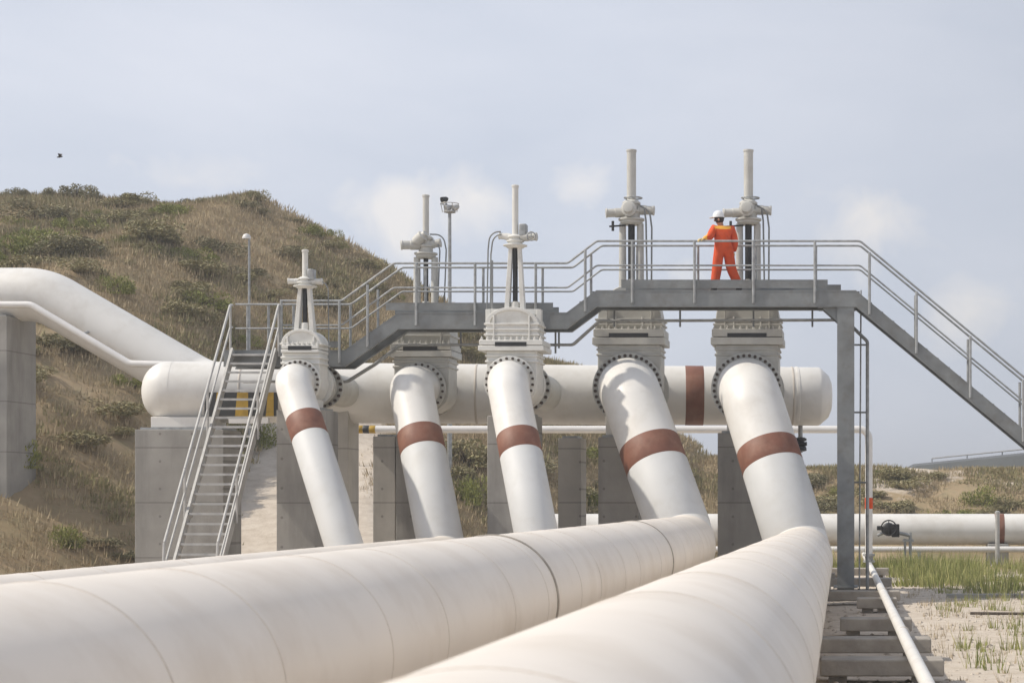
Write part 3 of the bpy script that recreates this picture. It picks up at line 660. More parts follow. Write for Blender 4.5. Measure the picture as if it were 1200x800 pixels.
# treads between the levels and down the long stair
TR = MB(); TR.box(0, .25, YN + .025, YF - .005, -.035, 0); tro = TR.build('stair_tread', M['grating'], t); first = True
def tread(x, z):
    global first
    o = tro if first else tro.copy()
    if not first: COL.objects.link(o)
    first = False; o.location = (x, 0, z)
for (p0, p1) in ((prof[1], prof[2]), (prof[3], prof[4])):
    n = max(2, round((p1[1] - p0[1]) / .2))
    for k in range(1, n): tread(p0[0] + (p1[0] - p0[0]) * k / n - .05, p0[1] + (p1[1] - p0[1]) * k / n)
n = int(ze / .2)
for k in range(1, n): tread(xe + k * .2 / SL - .14, ze - k * .2 - .06)
# toe plates, raised a little so that the deck edge shows below
for u0, u1, v0, v1, y in ((728, 970, 328, 337.5, YN + .01), (452, 648, 355, 363.5, YN + .01), (335, 398, 400, 407, YN + .01), (728, 985, 329, 337, YF - .02), (452, 648, 356, 363, YF - .02)):
    (x0, z1), (x1, z0) = XZ(u0, v0), XZ(u1, v1); b = MB(); b.box(x0, x1, y, y + .008, z0, z1); b.box(x0, x1, y - .003 , y + .03, z1, z1 + .008); b.build('toe_plate', M['girder'], t)
def rail_path(off, end_u=1420):
    p = [(262, 410), (400, 410), (461, 366), (665, 366), (699, 340), (1008, 340)]
    o = [(XZ(u, v)[0], XZ(u, v)[1] + off) for u, v in p]
    xz = XZ(1008, 340); o.append((xz[0] + 7.4, xz[1] + off - 7.4 * SL)); return o
for y, nm in ((YN + .03, 0), (YF - .03, 1)):
    for off, name in ((1.07, 'top_rail'), (.54, 'mid_rail')):
        pp = [Vector((x, y, z)) for x, z in rail_path(off)]
        if nm == 0: pp = pp[:1] and [Vector((XZ(328, 410)[0], y, pp[0].z))] + pp[1:]
        b = MB(); b.sweep(fillet(pp, .18, 5), .024 if off > 1 else .02, 10); b.build(name, M['galv'], t)
post_u = [330, 398, 431, 488, 557, 628, 686, 741, 814, 883, 955, 1019, 1074, 1137, 1199, 1262, 1326]
def beam_z(x):
    pr = prof + [stair_end]
    return interp([(a, c) for a, c in pr], x)
po = None
for y in (YN - .02, YF + .045):
    for u in post_u + ([275, 300] if y > 40.5 else []):
        x = (u - PU) / S; z = beam_z(x)
        if po is None:
            b = MB(); b.sweep([(0, 0, -.28), (0, 0, 1.06)], .03, 10); po = b.build('post', M['galv'], None); attach(po, t); o = po
        else: o = po.copy(); COL.objects.link(o)
        o.location = (x, y, z)
# right-hand column with knee brace and base plate
cx0, cx1 = (981 - PU) / S, (1001 - PU) / S; ct = prof[-1][1] - .37
for y in (40.02, 40.62):
    b = MB()
    b.box(cx0, cx1, y, y + .018, -.2, ct); b.box(cx0, cx1, y + .182, y + .2, -.2, ct); b.box((cx0 + cx1) / 2 - .008, (cx0 + cx1) / 2 + .008, y + .0185, y + .1815, -.2, ct)
    b.build('column', M['girder'], t)
    b = MB(); b.prism_y([(cx0 - .34, ct + .005), (cx0 - .002, ct + .005), (cx0 - .002, ct - .3)], y + .06, y + .075); b.box(cx0 - .42, cx1 + .03, y - .02, y + .22, ct + .002, ct + .018)
    b.build('knee_brace', M['girder'], t)
    b = MB(); b.box(cx0 - .08, cx1 + .08, y - .08, y + .28, .28, .31); b.build('base_plate', M['girder'], t)
# a second column hidden partly behind the small valve, and one under the middle level
for u in (322,):
    x = (u - PU) / S; zt = beam_z(x) - .37
    b = MB(); b.box(x - .05, x + .05, 40.68, 40.78, -.1, zt); b.build('column', M['girder'], t)
# conduit slung below
b = MB(); pts = [P(u, v, 40.92) for u, v in ((285, 447), (408, 447), (440, 427), (470, 404), (672, 404), (703, 376), (986, 375))]
b.sweep(fillet(pts, .15, 5), .032, 10); b.sweep([p + Vector((0, -.16, .0)) for p in fillet(pts, .15, 5)], .018, 8); b.build('conduit', M['galv'], t)
for u, v0, v1 in ((797, 358, 383), (952, 358, 383), (720, 358, 383), (883, 358, 383), (651, 384, 414), (655, 384, 408), (540, 384, 408)):
    p0 = P(u, v0 - 6, 40.86); p1 = P(u, v1, 40.86); b = MB(); b.sweep([p0, p1], .022, 8); b.build('hanger', M['girder'], t)
b = MB()
b.sweep(fillet([P(1000, 384, 40.9), P(1016.5, 400, 40.9), P(1016.5, 690, 40.9)], .1, 4), .04, 10); b.build('conduit', M['galv'], t)
b = MB(); b.sweep([P(1009, 340, 40.9), P(1007, 690, 40.9)], .018, 8); b.build('conduit', M['galv'], t)
for v in (404, 483, 565):
    b = MB(); b.sweep([P(1001, v, 40.9), P(1016, v, 40.9)], .02, 8); b.build('bracket', M['girder'], t)

# ------------------------------------------------------------------ steep stair at left
t = thing('steel_stair', (-13.17, 36, 0), 'steep pale galvanised stair with double handrails at the left end of the walkway', 'staircase')
top = Vector((-13.17, 39.97, 5.42)); bot = Vector((-13.17, 35.9, 0.0)); dv = bot - top
for sx in (-.49, .44):
    b = MB(); x0 = top.x + sx; 
    a0 = top; b0 = bot; nrm = Vector((0, dv.z, -dv.y)).normalized()
    if nrm.z < 0: nrm = -nrm
    vs = [a0 - nrm * .10, b0 - nrm * .10, b0 + nrm * .10, a0 + nrm * .10]
    vs = [Vector((x0, q.y, q.z)) for q in vs] + [Vector((x0 + .05, q.y, q.z)) for q in vs]
    b.add(vs, [(0, 1, 2, 3), (7, 6, 5, 4), (0, 4, 5, 1), (1, 5, 6, 2), (2, 6, 7, 3), (3, 7, 4, 0)]); b.build('stringer', M['galvlight'], t, smooth=None)
    xr = x0 + .025 + (-.06 if sx < 0 else .06)
    for off, nm in ((1.0, 'top_rail'), (.52, 'mid_rail')):
        p0 = Vector((xr, top.y, top.z + off)); p1 = Vector((xr, bot.y + .28, bot.z + off + .34))
        pts = [p0 + Vector((0, .12, 0)), p0, p1] + ([p1 + Vector((0, -.05, -.5))] if off > .9 else [])
        b = MB(); b.sweep(fillet(pts, .12, 5), .028 if off > .9 else .022, 10); b.build(nm, M['galvlight'], t)
    for f in (0.0, .34, .66, .93):
        q = top + dv * f; b = MB(); b.sweep([(xr, q.y, q.z - .12), (xr, q.y, q.z + 1.0)], .026, 10); b.build('post', M['galvlight'], t)
n = 27; tr0 = None
for k in range(n):
    q = top + dv * ((k + .4) / n)
    if tr0 is None:
        b = MB(); b.box(-.435, .435, -.09, .10, -.03, 0); b.box(-.435, .435, -.105, -.091, -.04, .006); tr0 = b.build('stair_tread', M['galvlight'], None); attach(tr0, t); o = tr0
    else: o = tr0.copy(); COL.objects.link(o)
    o.location = (top.x, q.y, q.z)

t = thing('hazard_board', (-13.9, 41.2, 4.0), 'yellow and black hazard striped board on the header behind the steep stair', 'sign')
b = MB(); x0, x1 = (236 - PU) / 52.6, (322 - PU) / 52.6; z0, z1 = CZ + (PV - 487) / 52.6, CZ + (PV - 459) / 52.6
yb_ = 41.25; w_ = (x1 - x0); b.box(x0, x1, yb_, yb_ + .04, z0, z1); b.build('panel', M['black'], t)
for f0, f1 in ((.14, .19), (.42, .60), (.84, .95)):
    b = MB(); b.add([(x0 + w_ * f0, yb_ - .004, z0), (x0 + w_ * f1, yb_ - .004, z0), (x0 + w_ * (f1 - .0), yb_ - .004, z1), (x0 + w_ * (f0 + .03), yb_ - .004, z1)], [(0, 1, 2, 3)]); b.build('stripe', M['yellow'], t)
b = MB(); b.box(x0 + .55, x1 - .2, yb_ - .02, yb_ + .1, z0 - .16, z0 - .03); b.build('shelf', M['white'], t)

# ------------------------------------------------------------------ sleepers in the yard
SLP = [(44.5, .22, -1.6, .72, 'flat concrete sleeper just beyond the foot of the grey column'), (51.0, .22, -1.0, .75, 'farthest concrete sleeper under the thin service pipe'),
       (38.3, .32, -2.1, .80, 'long concrete sleeper right in front of the foot of the grey column'), (35.5, .22, -.1, .68, 'first short concrete sleeper in front of the column foot'),
       (29.4, .28, -.35, .80, 'short concrete sleeper with a deep dark gap before it, midway along the thin pipe'),
       (25.2, .34, -2.1, .95, 'longest wide concrete sleeper with a dark gap below, lower right'), (21.9, .34, -.5, .98, 'concrete sleeper at the bottom edge under the thin pipe'),
       (17.6, .34, -2.1, 1.0, 'concrete sleeper nearest the viewer below the two pipes')]
for d, h, x0, x1, lab in SLP:
    t = thing('concrete_sleeper', ((x0 + x1) / 2, d, 0), lab, 'sleeper', 'concrete sleepers under the thin service pipe')
    b = MB(); b.box(x0, x1, d, d + .55, .10, .298); b.build('beam', M['sleeper'], t, bevel=.02)
    for xx in (x0 + .1, x1 - .38):
        b = MB(); b.box(xx, xx + .22, d + .14, d + .42, -.15, .099); b.build('foot_block', M['sleeper'], t)
    if x0 < -1.5:
        b = MB(); b.box(-1.35, -.65, d + .1, d + .45, .30, .42); b.build('pipe_pad', M['sleeper'], t, bevel=.01)

# ------------------------------------------------------------------ lamp posts
t = thing('lamp_post', (-19.28, 58, ground(-19.28, 58)), 'slim grey lamp post with a small rounded head behind the stair landing', 'lamp')
x, y = -19.28, 58.0; zt = CZ + (PV - 279) / 37.24
b = MB(); b.sweep([(x, y, ground(x, y) - .2), (x, y, zt)], [.05, .035], 10); b.build('pole', M['galv'], t)
b = MB(); b.lathe((x - .08, y, zt - .04), (0, 0, 1), [(0, .08), (.02, .13), (.08, .13), (.15, .09), (.18, .02)], 16); b.build('lamp_head', M['white'], t)
t = thing('floodlight_mast', (-13.9, 62, ground(-13.9, 62)), 'tall floodlight mast with a ring platform on the hill behind the valves', 'lamp')
x, y = (527.5 - PU) / 34.8, 62.0; zt = CZ + (PV - 249) / 34.8
b = MB(); b.sweep([(x, y, ground(x, y) - .3), (x, y, zt)], [.09, .055], 12); b.build('pole', M['galv'], t)
b = MB(); b.lathe((x, y, zt - .03), (0, 0, 1), [(0, .1), (.02, .2), (.06, .2), (.08, .1)], 18)
b.sweep([Vector((x + .3 * math.cos(a), y + .3 * math.sin(a), zt + .28)) for a in [i * math.pi / 12 for i in range(25)]], .015, 6, caps=False)
for a in range(6): b.sweep([(x + .24 * math.cos(a * 1.047), y + .24 * math.sin(a * 1.047), zt), (x + .3 * math.cos(a * 1.047), y + .3 * math.sin(a * 1.047), zt + .28)], .014, 6)
b.build('ring_platform', M['galvlight'], t)
for dx, dz, m in ((-.17, .42, 'dark'), (.2, .16, 'galvlight'), (-.05, .14, 'galvlight')):
    b = MB(); b.lathe((x + dx, y, zt + dz), (-.6, -.5, -.35), [(-.13, .04), (-.08, .08), (.08, .12), (.1, .12)], 14); b.build('floodlight', M[m], t)
b = MB(); b.sweep([(x, y, zt), (x - .15, y, zt + .36)], .03, 8); b.build('bracket', M['galv'], t)

# ------------------------------------------------------------------ the worker
def skin_mesh(name, verts, edges, radii, mat, parent, sub=2, root=0):
    me = bpy.data.meshes.new(name); me.from_pydata([tuple(v) for v in verts], edges, [])
    o = bpy.data.objects.new(name, me); COL.objects.link(o)
    o.modifiers.new('skin', 'SKIN'); s = o.modifiers.new('sub', 'SUBSURF'); s.levels = sub; s.render_levels = sub
    me.skin_vertices[0].data
    for i, r in enumerate(radii): me.skin_vertices[0].data[i].radius = (r, r) if not isinstance(r, tuple) else r
    me.skin_vertices[0].data[root].use_root = True
    dg = bpy.context.evaluated_depsgraph_get(); dg.update(); em = bpy.data.meshes.new_from_object(o.evaluated_get(dg))
    bpy.data.objects.remove(o); em.materials.clear(); em.materials.append(mat)
    em.polygons.foreach_set('use_smooth', [True] * len(em.polygons))
    o = bpy.data.objects.new(name, em); COL.objects.link(o)
    if parent: attach(o, parent)
    return o
WX, WY, WZ = (848 - PU) / 53.5, 40.42, prof[4][1] - .012
per = thing('person', (WX, WY, WZ), 'worker in orange coveralls and white helmet walking along the high walkway', 'person')
J = dict(pel=(0, 0, .97), sp=(-.01, .0, 1.14), ch=(-.02, .02, 1.33), nk=(-.05, .03, 1.45), hb=(-.08, .03, 1.515), hd=(-.115, .03, 1.615), ht=(-.125, .03, 1.695),
         ls=(-.21, -.06, 1.40), le=(-.30, -.20, 1.18), lw=(-.405, -.36, 1.13), rs=(.17, .08, 1.40), re=(.235, .10, 1.13), rw=(.20, .22, .92),
         lh=(-.10, -.03, .93), lk=(-.155, .01, .50), la=(-.21, -.03, .11), rh=(.09, .04, .93), rk=(.155, .10, .53), ra=(.335, .07, .15))
def W(p): return Vector(p) + Vector((WX, WY, WZ))
keys = list(J); ix = {k: i for i, k in enumerate(keys)}
ed = [('pel', 'sp'), ('sp', 'ch'), ('ch', 'nk'), ('nk', 'hb'), ('hb', 'hd'), ('hd', 'ht'), ('ch', 'ls'), ('ls', 'le'), ('le', 'lw'), ('ch', 'rs'), ('rs', 're'), ('re', 'rw'), ('pel', 'lh'), ('lh', 'lk'), ('lk', 'la'), ('pel', 'rh'), ('rh', 'rk'), ('rk', 'ra')]
rad = dict(pel=.13, sp=.12, ch=.135, nk=.055, hb=.07, hd=.098, ht=.07, ls=.06, le=.042, lw=.03, rs=.06, re=.042, rw=.03, lh=.085, lk=.055, la=.042, rh=.085, rk=.055, ra=.042)
body = skin_mesh('body', [W(J[k]) for k in keys], [(ix[a], ix[c]) for a, c in ed], [rad[k] for k in keys], M['skin'], per)
# coverall follows the body from neck to ankles and wrists
ck = [k for k in keys if k not in ('hb', 'hd', 'ht')]; cx_ = {k: i for i, k in enumerate(ck)}
J2 = dict(J); J2['nk'] = (-.045, .028, 1.44)
crad = dict(pel=(.20, .17), sp=(.205, .165), ch=(.22, .17), nk=.08, ls=.105, le=.088, lw=.062, rs=.11, re=.09, rw=.065, lh=.138, lk=.118, la=.10, rh=.138, rk=.118, ra=.10)
cov = skin_mesh('coverall', [W(J2[k]) for k in ck], [(cx_[a], cx_[c]) for a, c in ed if a in cx_ and c in cx_], [crad[k] for k in ck], M['orange'], per)
cov.data.materials.append(M['reflect'])
for pl in cov.data.polygons:
    c = pl.center - Vector((WX, WY, WZ))
    if 1.37 < c.z < 1.455 and -.19 < c.x < .16: pl.material_index = 1
    if 0.13 < c.z < .17 and c.x < .1: pl.material_index = 1
    if c.x < -.335 and c.z > 1.0: pl.material_index = 1
# helmet, hair, ears and face
hc = W((-.12, .028, 1.655))
b = MB(); b.lathe(hc, (-.04, 0, 1), [(-.005, .135), (.012, .135)] + [(.012 + .145 * math.sin(a), .128 * math.cos(a) ** .9) for a in [i * math.pi / 2 / 9 for i in range(0, 9)]] + [(.158, .01)], 28)
b.add([hc + Vector(q) for q in ((-.10, -.09, .0), (-.20, -.03, -.012), (-.20, .09, -.012), (-.10, .13, .0), (-.10, -.09, .014), (-.20, -.03, .0), (-.20, .09, .0), (-.10, .13, .014))], [(0, 1, 2, 3), (7, 6, 5, 4), (0, 4, 5, 1), (1, 5, 6, 2), (2, 6, 7, 3), (3, 7, 4, 0)])
b.build('helmet', M['helmet'], per, smooth=50)
b = MB(); b.lathe(W((-.09, .015, 1.535)), (-.1, 0, 1), [(0, .06), (.03, .088), (.08, .106), (.12, .108), (.13, .09)], 24); b.build('hair', M['hair'], per)
b = MB()
for p_, rr in ((W((-.105, -.085, 1.595)), .03), (W((-.205, .05, 1.595)), .024), (W((-.095, .135, 1.595)), .03)):
    b.lathe(p_ - Vector((0, 0, rr)), (0, 0, 1), [(rr * (1 - math.cos(a)), rr * math.sin(a) * .7 + .001) for a in [i * math.pi / 6 for i in range(7)]], 10)
b.build('ear', M['skin'], per)
def hand(wrist, d, up, side, name='glove', grip=True):
    wrist = Vector(wrist); d = Vector(d).normalized(); up = Vector(up).normalized(); sd = d.cross(up).normalized() * side
    v = [wrist, wrist + d * .045, wrist + d * .085]; e = [(0, 1), (1, 2)]; r = [.033, (.042, .022), (.042, .018)]
    for k in range(4):
        o = (k - 1.5) * .021; ln = (.062, .074, .07, .055)[k]
        a0 = wrist + d * .088 + sd * o; a1 = a0 + d * ln * .5 - up * ln * (.12); a2 = a1 + d * ln * .25 - up * ln * .45; a3 = a2 - d * ln * .15 - up * ln * .4
        n = len(v); v += [a0, a1, a2, a3]; e += [(2, n), (n, n + 1), (n + 1, n + 2), (n + 2, n + 3)]; r += [.0115, .0105, .0095, .0085]
    n = len(v); t0 = wrist + d * .035 - sd * .035; v += [t0, t0 + d * .035 - sd * .025 - up * .02, t0 + d * .06 - sd * .02 - up * .045]; e += [(1, n), (n, n + 1), (n + 1, n + 2)]; r += [.016, .013, .011]
    return skin_mesh(name, v, e, r, M['glove'], per, 1)
hand(W(J['lw']), (-.55, -.35, -.05), (.1, 0, 1), 1); hand(W(J['rw']), (-.1, .2, -1), (1, .2, 0), -1)
for a, dr in (((-.21, -.03, .10), (-.75, .5, 0)), ((.335, .07, .13), (-.5, .6, -.3))):
    a = Vector(a); dr = Vector(dr).normalized()
    v = [a + Vector((0, 0, .06)), a + Vector((0, 0, -.035)), a - dr * .06 + Vector((0, 0, -.05)), a + dr * .10 + Vector((0, 0, -.055)), a + dr * .19 + Vector((0, 0, -.06))]
    skin_mesh('boot', [W(q) for q in v], [(0, 1), (1, 2), (1, 3), (3, 4)], [.06, .055, .042, .045, .036], M['boot'], per, 2, 1)

# ------------------------------------------------------------------ bird over the hill
bp_ = P(70, 184, 60)
b = MB(); t = thing('bird', bp_, 'small dark bird flying above the left end of the hill', 'bird')
b.lathe(bp_ - Vector((.2, 0, .02)), (1, 0, .12), [(0, .005), (.05, .035), (.16, .06), (.26, .05), (.31, .045), (.36, .035), (.41, .005)], 12)
b.add([bp_ + Vector(q) for q in ((-.06, 0, .03), (.09, 0, .04), (.14, .1, .2), (.02, .18, .24), (-.06, .02, .02), (.09, .02, .03))], [(0, 1, 2, 3), (4, 5, 2, 3), (0, 4, 3), (1, 5, 2), (0, 1, 5, 4)])
b.add([bp_ + Vector(q) for q in ((-.06, -.02, .03), (.09, -.02, .04), (.16, -.2, .16), (.0, -.3, .18), (-.06, 0, .02), (.09, 0, .03))], [(0, 1, 2, 3), (4, 5, 2, 3), (0, 4, 3), (1, 5, 2), (0, 1, 5, 4)])
bo = b.build('body', M['bird'], t); bo.data.transform(Matrix.Translation(bp_) @ Matrix.Scale(.5, 4) @ Matrix.Translation(-bp_))

# ------------------------------------------------------------------ vegetation
rng = np.random.default_rng(5)
def blades(name, pts, nb, h, wd, spread, mat, label, lean=.5):
    V = []; F = []; k = 0
    for (x, y, s) in pts:
        n = int(nb * (0.6 + rng.random() * .8))
        z = ground(x, y) - .03
        a = rng.random(n) * 6.283; q = rng.random(n) ** .5 * spread * s
        bx = x + q * np.cos(a); by = y + q * np.sin(a); hh = h * s * (.5 + rng.random(n)); an = rng.random(n) * 6.283; ll = lean * rng.random(n) * hh
        dx = np.cos(an) * wd / 2; dy = np.sin(an) * wd / 2; tx = bx + ll * np.cos(a); ty = by + ll * np.sin(a)
        for i in range(n):
            V.append((bx[i] - dx[i], by[i] - dy[i], z)); V.append((bx[i] + dx[i], by[i] + dy[i], z)); V.append((tx[i], ty[i], z + hh[i])); F.append((k, k + 1, k + 2)); k += 3
    me = bpy.data.meshes.new(name); me.from_pydata(V, [], F); me.materials.append(mat); o = bpy.data.objects.new(name, me); COL.objects.link(o)
    tag(o, label, None, kind='stuff'); return o
def visible(x, y, pad=60):
    u = PU + x * FP / y; return -pad < u < 1200 + pad
def scatter(n, x0, x1, y0, y1, cond, smin=.6, smax=1.4):
    o = []; tries = 0
    while len(o) < n and tries < n * 40:
        tries += 1; x = x0 + rng.random() * (x1 - x0); y = y0 + rng.random() * (y1 - y0)
        if visible(x, y) and cond(x, y): o.append((x, y, smin + rng.random() * (smax - smin)))
    return o
def nse(x, y, sc, seed): return noise.fractal(Vector((x * sc, y * sc, seed)), .9, 2.0, 4)
onhill = lambda x, y: y > interp(FOOT, x) + .6 and track_d(x, y) > 2.1
blades('dry_grass', scatter(17000, -42, 14, 38, 84, lambda x, y: onhill(x, y) and (x < -6 or nse(x, y, .5, 8) > .12) and (x > -15 or y > 56 or nse(x, y, .5, 8) > -.05)), 14, .15, .042, .46, M['drygrass'], 'dry straw coloured grass covering the hillside')
blades('olive_ground_cover', scatter(6500, -42, 14, 38, 84, lambda x, y: onhill(x, y) and nse(x, y, .22, 14) > .10 and (x > -15 or y > 56 or nse(x, y, .5, 8) > -.1)), 20, .14, .06, .48, M['olive'], 'low olive green scrub patches on the hillside')
gg = scatter(700, -2, 20, 42.5, 61, lambda x, y: (x > 1.0 or y > 54) and nse(x, y, .33, 7) > -.10 and rng.random() < (1.05 - abs(y - 54) / 12.5), .45, 1.1)
gg = [(x, y, q * (1.0 + 1.3 * max(-.4, nse(x, y, .45, 41)))) for x, y, q in gg]
blades('green_grass', gg, 24, .34, .03, .42, M['greengrass'], 'tall green grass below the far pipeline')
blades('weed_tufts', scatter(130, 1.4, 9, 21, 46, lambda x, y: x > 1.2 + (46 - y) * .0 and nse(x, y, .4, 2) > -.1, .4, 1.0), 12, .30, .02, .16, M['greengrass'], 'sparse green weeds growing from the pale sand')
blades('straw_tufts', scatter(240, 1.0, 9, 20, 48, lambda x, y: nse(x, y, .4, 22) > -.2, .3, .8), 9, .22, .016, .2, M['drygrass'], 'thin dry straw tufts on the pale sand')

V = []; F = []
for _ in range(5200):
    y = 19 + 30 * rng.random() ** 1.3; x = -1.5 + rng.random() * 9.5
    if not visible(x, y): continue
    z = ground(x, y); r = .012 + .04 * rng.random() ** 3; k = len(V)
    for q in ((1, 0, .2), (0, 1, .25), (-1, 0, .2), (0, -1, .15), (.1, .05, .8)): V.append((x + q[0] * r * (.7 + .6 * rng.random()), y + q[1] * r * (.7 + .6 * rng.random()), z - .004 + q[2] * r * (.7 + .6 * rng.random())))
    F += [(k, k + 1, k + 4), (k + 1, k + 2, k + 4), (k + 2, k + 3, k + 4), (k + 3, k, k + 4)]
me = bpy.data.meshes.new('gravel'); me.from_pydata(V, [], F); me.materials.append(leaf_material('loose stones', [(.30, .25, .2), (.48, .41, .33), (.6, .53, .44)])); o = bpy.data.objects.new('gravel', me); COL.objects.link(o)
tag(o, 'small loose pale stones on the sandy yard', None, kind='stuff')
t = thing('concrete_kerb', (3.6, 41.5, 0), 'low grey concrete kerb strip between the tall grass and the sand', 'kerb')
b = MB()
for x0, x1 in ((1.9, 3.4), (3.43, 5.2), (5.23, 7.4)): b.box(x0, x1, 41.3, 41.6, -.06, .085)
b.build('kerb_stone', M['concrete'], t, bevel=.015)  # low grey blocks drawn along the edge of the grass
t = thing('metal_rod', (3, 34.8, 0), 'thin dark rod lying on the pale sand at right', 'rod')
b = MB(); b.sweep([(2.05, 34.9, .05), (3.2, 34.8, .045), (4.3, 34.85, .05)], .028, 8); b.build('bar', M['bolt'], t)  # thin dark tube drawn along the sand
def shrub_mesh(seed, h, wd, n, leaf, spiky=False, lobes=7):
    r = np.random.default_rng(seed); V = []; F = []
    cs = [(r.normal() * wd * .3, r.normal() * wd * .3, h * (.25 + .45 * r.random()), wd * (.2 + .2 * r.random())) for _ in range(lobes)]
    for i in range(n):
        c = cs[r.integers(lobes)]; d = r.normal(size=3); d /= np.linalg.norm(d); q = c[3] * (0.35 + .65 * r.random() ** .5)
        p = np.array(c[:3]) + d * q * np.array([1, 1, .85 if not spiky else 1.5]); p[2] = max(.02, p[2])
        a = r.normal(size=3); a /= np.linalg.norm(a); 
        if spiky: a = a * .5 + np.array([d[0] * .4, d[1] * .4, 1]); a /= np.linalg.norm(a)
        c2 = np.cross(a, r.normal(size=3)); c2 /= np.linalg.norm(c2); s = leaf * (.6 + .8 * r.random()); k = len(V)
        wl = .32 if spiky else .5
        V += [tuple(p - a * s), tuple(p + c2 * s * wl), tuple(p + a * s), tuple(p - c2 * s * wl)]; F.append((k, k + 1, k + 2, k + 3))
    return V, F
def shrub_proto(seed, h, wd, n, leaf, mat, spiky=False):
    V, F = shrub_mesh(seed, h, wd, n, leaf, spiky); me = bpy.data.meshes.new('foliage'); me.from_pydata(V, [], F); me.materials.append(M[mat])
    b = MB(); r = random.Random(seed)
    for i in range(5):
        a = r.random() * 6.28; b.sweep([(0, 0, -.25), (.12 * wd * math.cos(a), .12 * wd * math.sin(a), h * .3), (.3 * wd * math.cos(a), .3 * wd * math.sin(a), h * .72)], [.03, .022, .008], 6)
    o = b.build('stem', M['bark']); sm = o.data; bpy.data.objects.remove(o); return me, sm
PRO = {k: [shrub_proto(s + i, h, wd, n, lf, mt, sp) for i in range(3)] for k, (s, h, wd, n, lf, mt, sp) in
       dict(dark=(11, 1.1, 1.9, 2800, .065, 'darkleaf', False), olive=(31, 1.0, 1.8, 2600, .065, 'olive', False), green=(51, 1.0, 1.5, 2000, .075, 'greenleaf', True), spiky=(71, 1.3, 1.1, 1200, .09, 'darkleaf', True)).items()}
def shrub(kind, x, y, s, label, group, sz=1.0, name='shrub', i=None):
    me, sm = random.choice(PRO[kind]) if i is None else PRO[kind][i]
    t = thing(name, (x, y, ground(x, y) - .08), label, 'shrub', group)
    rz = random.random() * 6.28
    for nm, d in (('foliage', me), ('stem', sm)):
        o = bpy.data.objects.new(nm, d); COL.objects.link(o); o.parent = t; o.scale = (s * SK, s * SK, s * sz * SK); o.rotation_euler = (0, 0, rz)
    return t
SK = .62
RS = [(17, 'dark', .75, .9, 'squarish dark shrub on the ridge at the far left skyline'), (31, 'spiky', .6, 1.0, 'slim upright shrub on the skyline right of the squarish dark one'), (56, 'spiky', .85, .9, 'sparse twiggy shrub on the skyline below the bird'),
      (89, 'dark', 1.0, 1.2, 'largest bushy shrub on the left skyline'), (112, 'dark', .6, 1.0, 'small round shrub just right of the largest skyline shrub'), (157, 'olive', 1.3, .6, 'broad low grey green mound on the ridge line'),
      (222, 'spiky', .75, .7, 'thin leaning shrub on the ridge above the lamp post'), (298, 'olive', .8, .9, 'straw coloured shrub on the crest where the ridge starts to fall')]
for u, k, s, sz, lab in RS:
    y = 79.0; shrub(k, (u - PU) * y / FP, y, s, lab, 'shrubs on the skyline', sz)
for u, s, lab in ((378, .8, 'bright green shrub on the falling right end of the ridge'), (398, .7, 'small bright green shrub lower on the falling ridge'), (436, .6, 'green shrub where the ridge passes behind the second valve')):
    y = 79.0; shrub('green', (u - PU) * y / FP, y, s, lab, 'shrubs on the skyline', .7)
def hill_at(u, v):
    best = None
    for i in range(400):
        y = 40 + i * .1; x = (u - PU) * y / FP; vv = PV - (ground(x, y) - CZ) * FP / y
        if vv <= v: return x, y
    return None
SK = .85
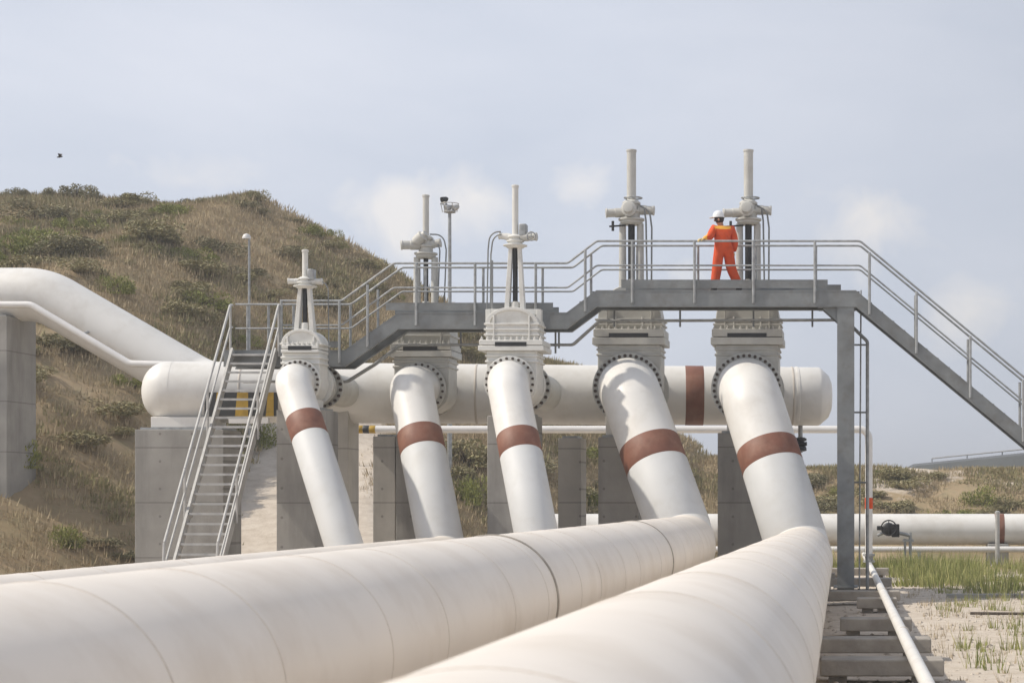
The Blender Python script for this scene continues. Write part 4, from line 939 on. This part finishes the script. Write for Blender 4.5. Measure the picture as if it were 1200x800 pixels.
NAMED = [(42, 258, 'dark', 1.3, .5, 'wide dark shrub high on the slope below the left skyline'), (95, 300, 'dark', 1.2, .6, 'dark shrub above the bend of the inlet pipe'), (180, 280, 'olive', 1.3, .7, 'olive shrub in the middle of the upper slope'), (250, 297, 'dark', .9, .8, 'dark shrub left of the lamp post'),
         (15, 300, 'green', 1.5, .6, 'large yellow green shrub behind the top of the inlet pipe'), (140, 345, 'green', .8, .7, 'yellow green shrub above the sloping part of the inlet pipe'), (75, 640, 'green', .55, .9, 'small bright green bush at the foot of the bank at lower left'),
         (10, 545, 'green', 1.0, .9, 'green bush at the foot of the tall pier at the left edge'), (125, 640, 'dark', .55, .5, 'dark withered bush right of the small bright bush at lower left'), (300, 525, 'green', .9, .8, 'green bush seen beside the right rail of the steep stair'),
         (555, 590, 'green', .8, 1.1, 'fresh green bush between the second and middle pipes'), (548, 545, 'olive', 1.1, 1.0, 'olive bush between the second and middle pipes'), (695, 590, 'olive', .6, 1.0, 'olive bush left of the pier under the fourth valve'), (1150, 592, 'green', .9, .9, 'green bush behind the far pipeline at right')]
for u, v, k, s, sz, lab in NAMED:
    q = hill_at(u, v)
    if q: shrub(k, q[0], q[1], s, lab, 'shrubs on the hillside', sz)
SK = 1.0
pts = scatter(205, -42, 14, 44, 79.5, lambda x, y: onhill(x, y) and nse(x, y, .16, 31) > -.15, .3, .95)
for x, y, s in pts:
    k = random.choice(['dark', 'olive', 'olive', 'green', 'olive', 'green', 'olive']); shrub(k, x, y, s, 'low rounded scrub bush among dry grass on the hillside', 'low scrub bushes on the hillside', .5)

# ------------------------------------------------------------------ summer haze
m = bpy.data.materials.new('thin summer haze'); m.use_nodes = True; t_ = m.node_tree
for n_ in list(t_.nodes):
    if n_.type != 'OUTPUT_MATERIAL': t_.nodes.remove(n_)
pv = t_.nodes.new('ShaderNodeVolumePrincipled'); pv.inputs['Color'].default_value = (0.92, 0.94, 0.97, 1); pv.inputs['Density'].default_value = 0.0011; pv.inputs['Anisotropy'].default_value = 0.2
t_.links.new(pv.outputs[0], [n_ for n_ in t_.nodes if n_.type == 'OUTPUT_MATERIAL'][0].inputs['Volume'])
b = MB(); b.box(-1000, 1000, -150, 3000, -2.5, 24); hzb = b.build('haze', m, smooth=None); tag(hzb, 'thin pale summer haze over the yard and hill', None, kind='stuff')
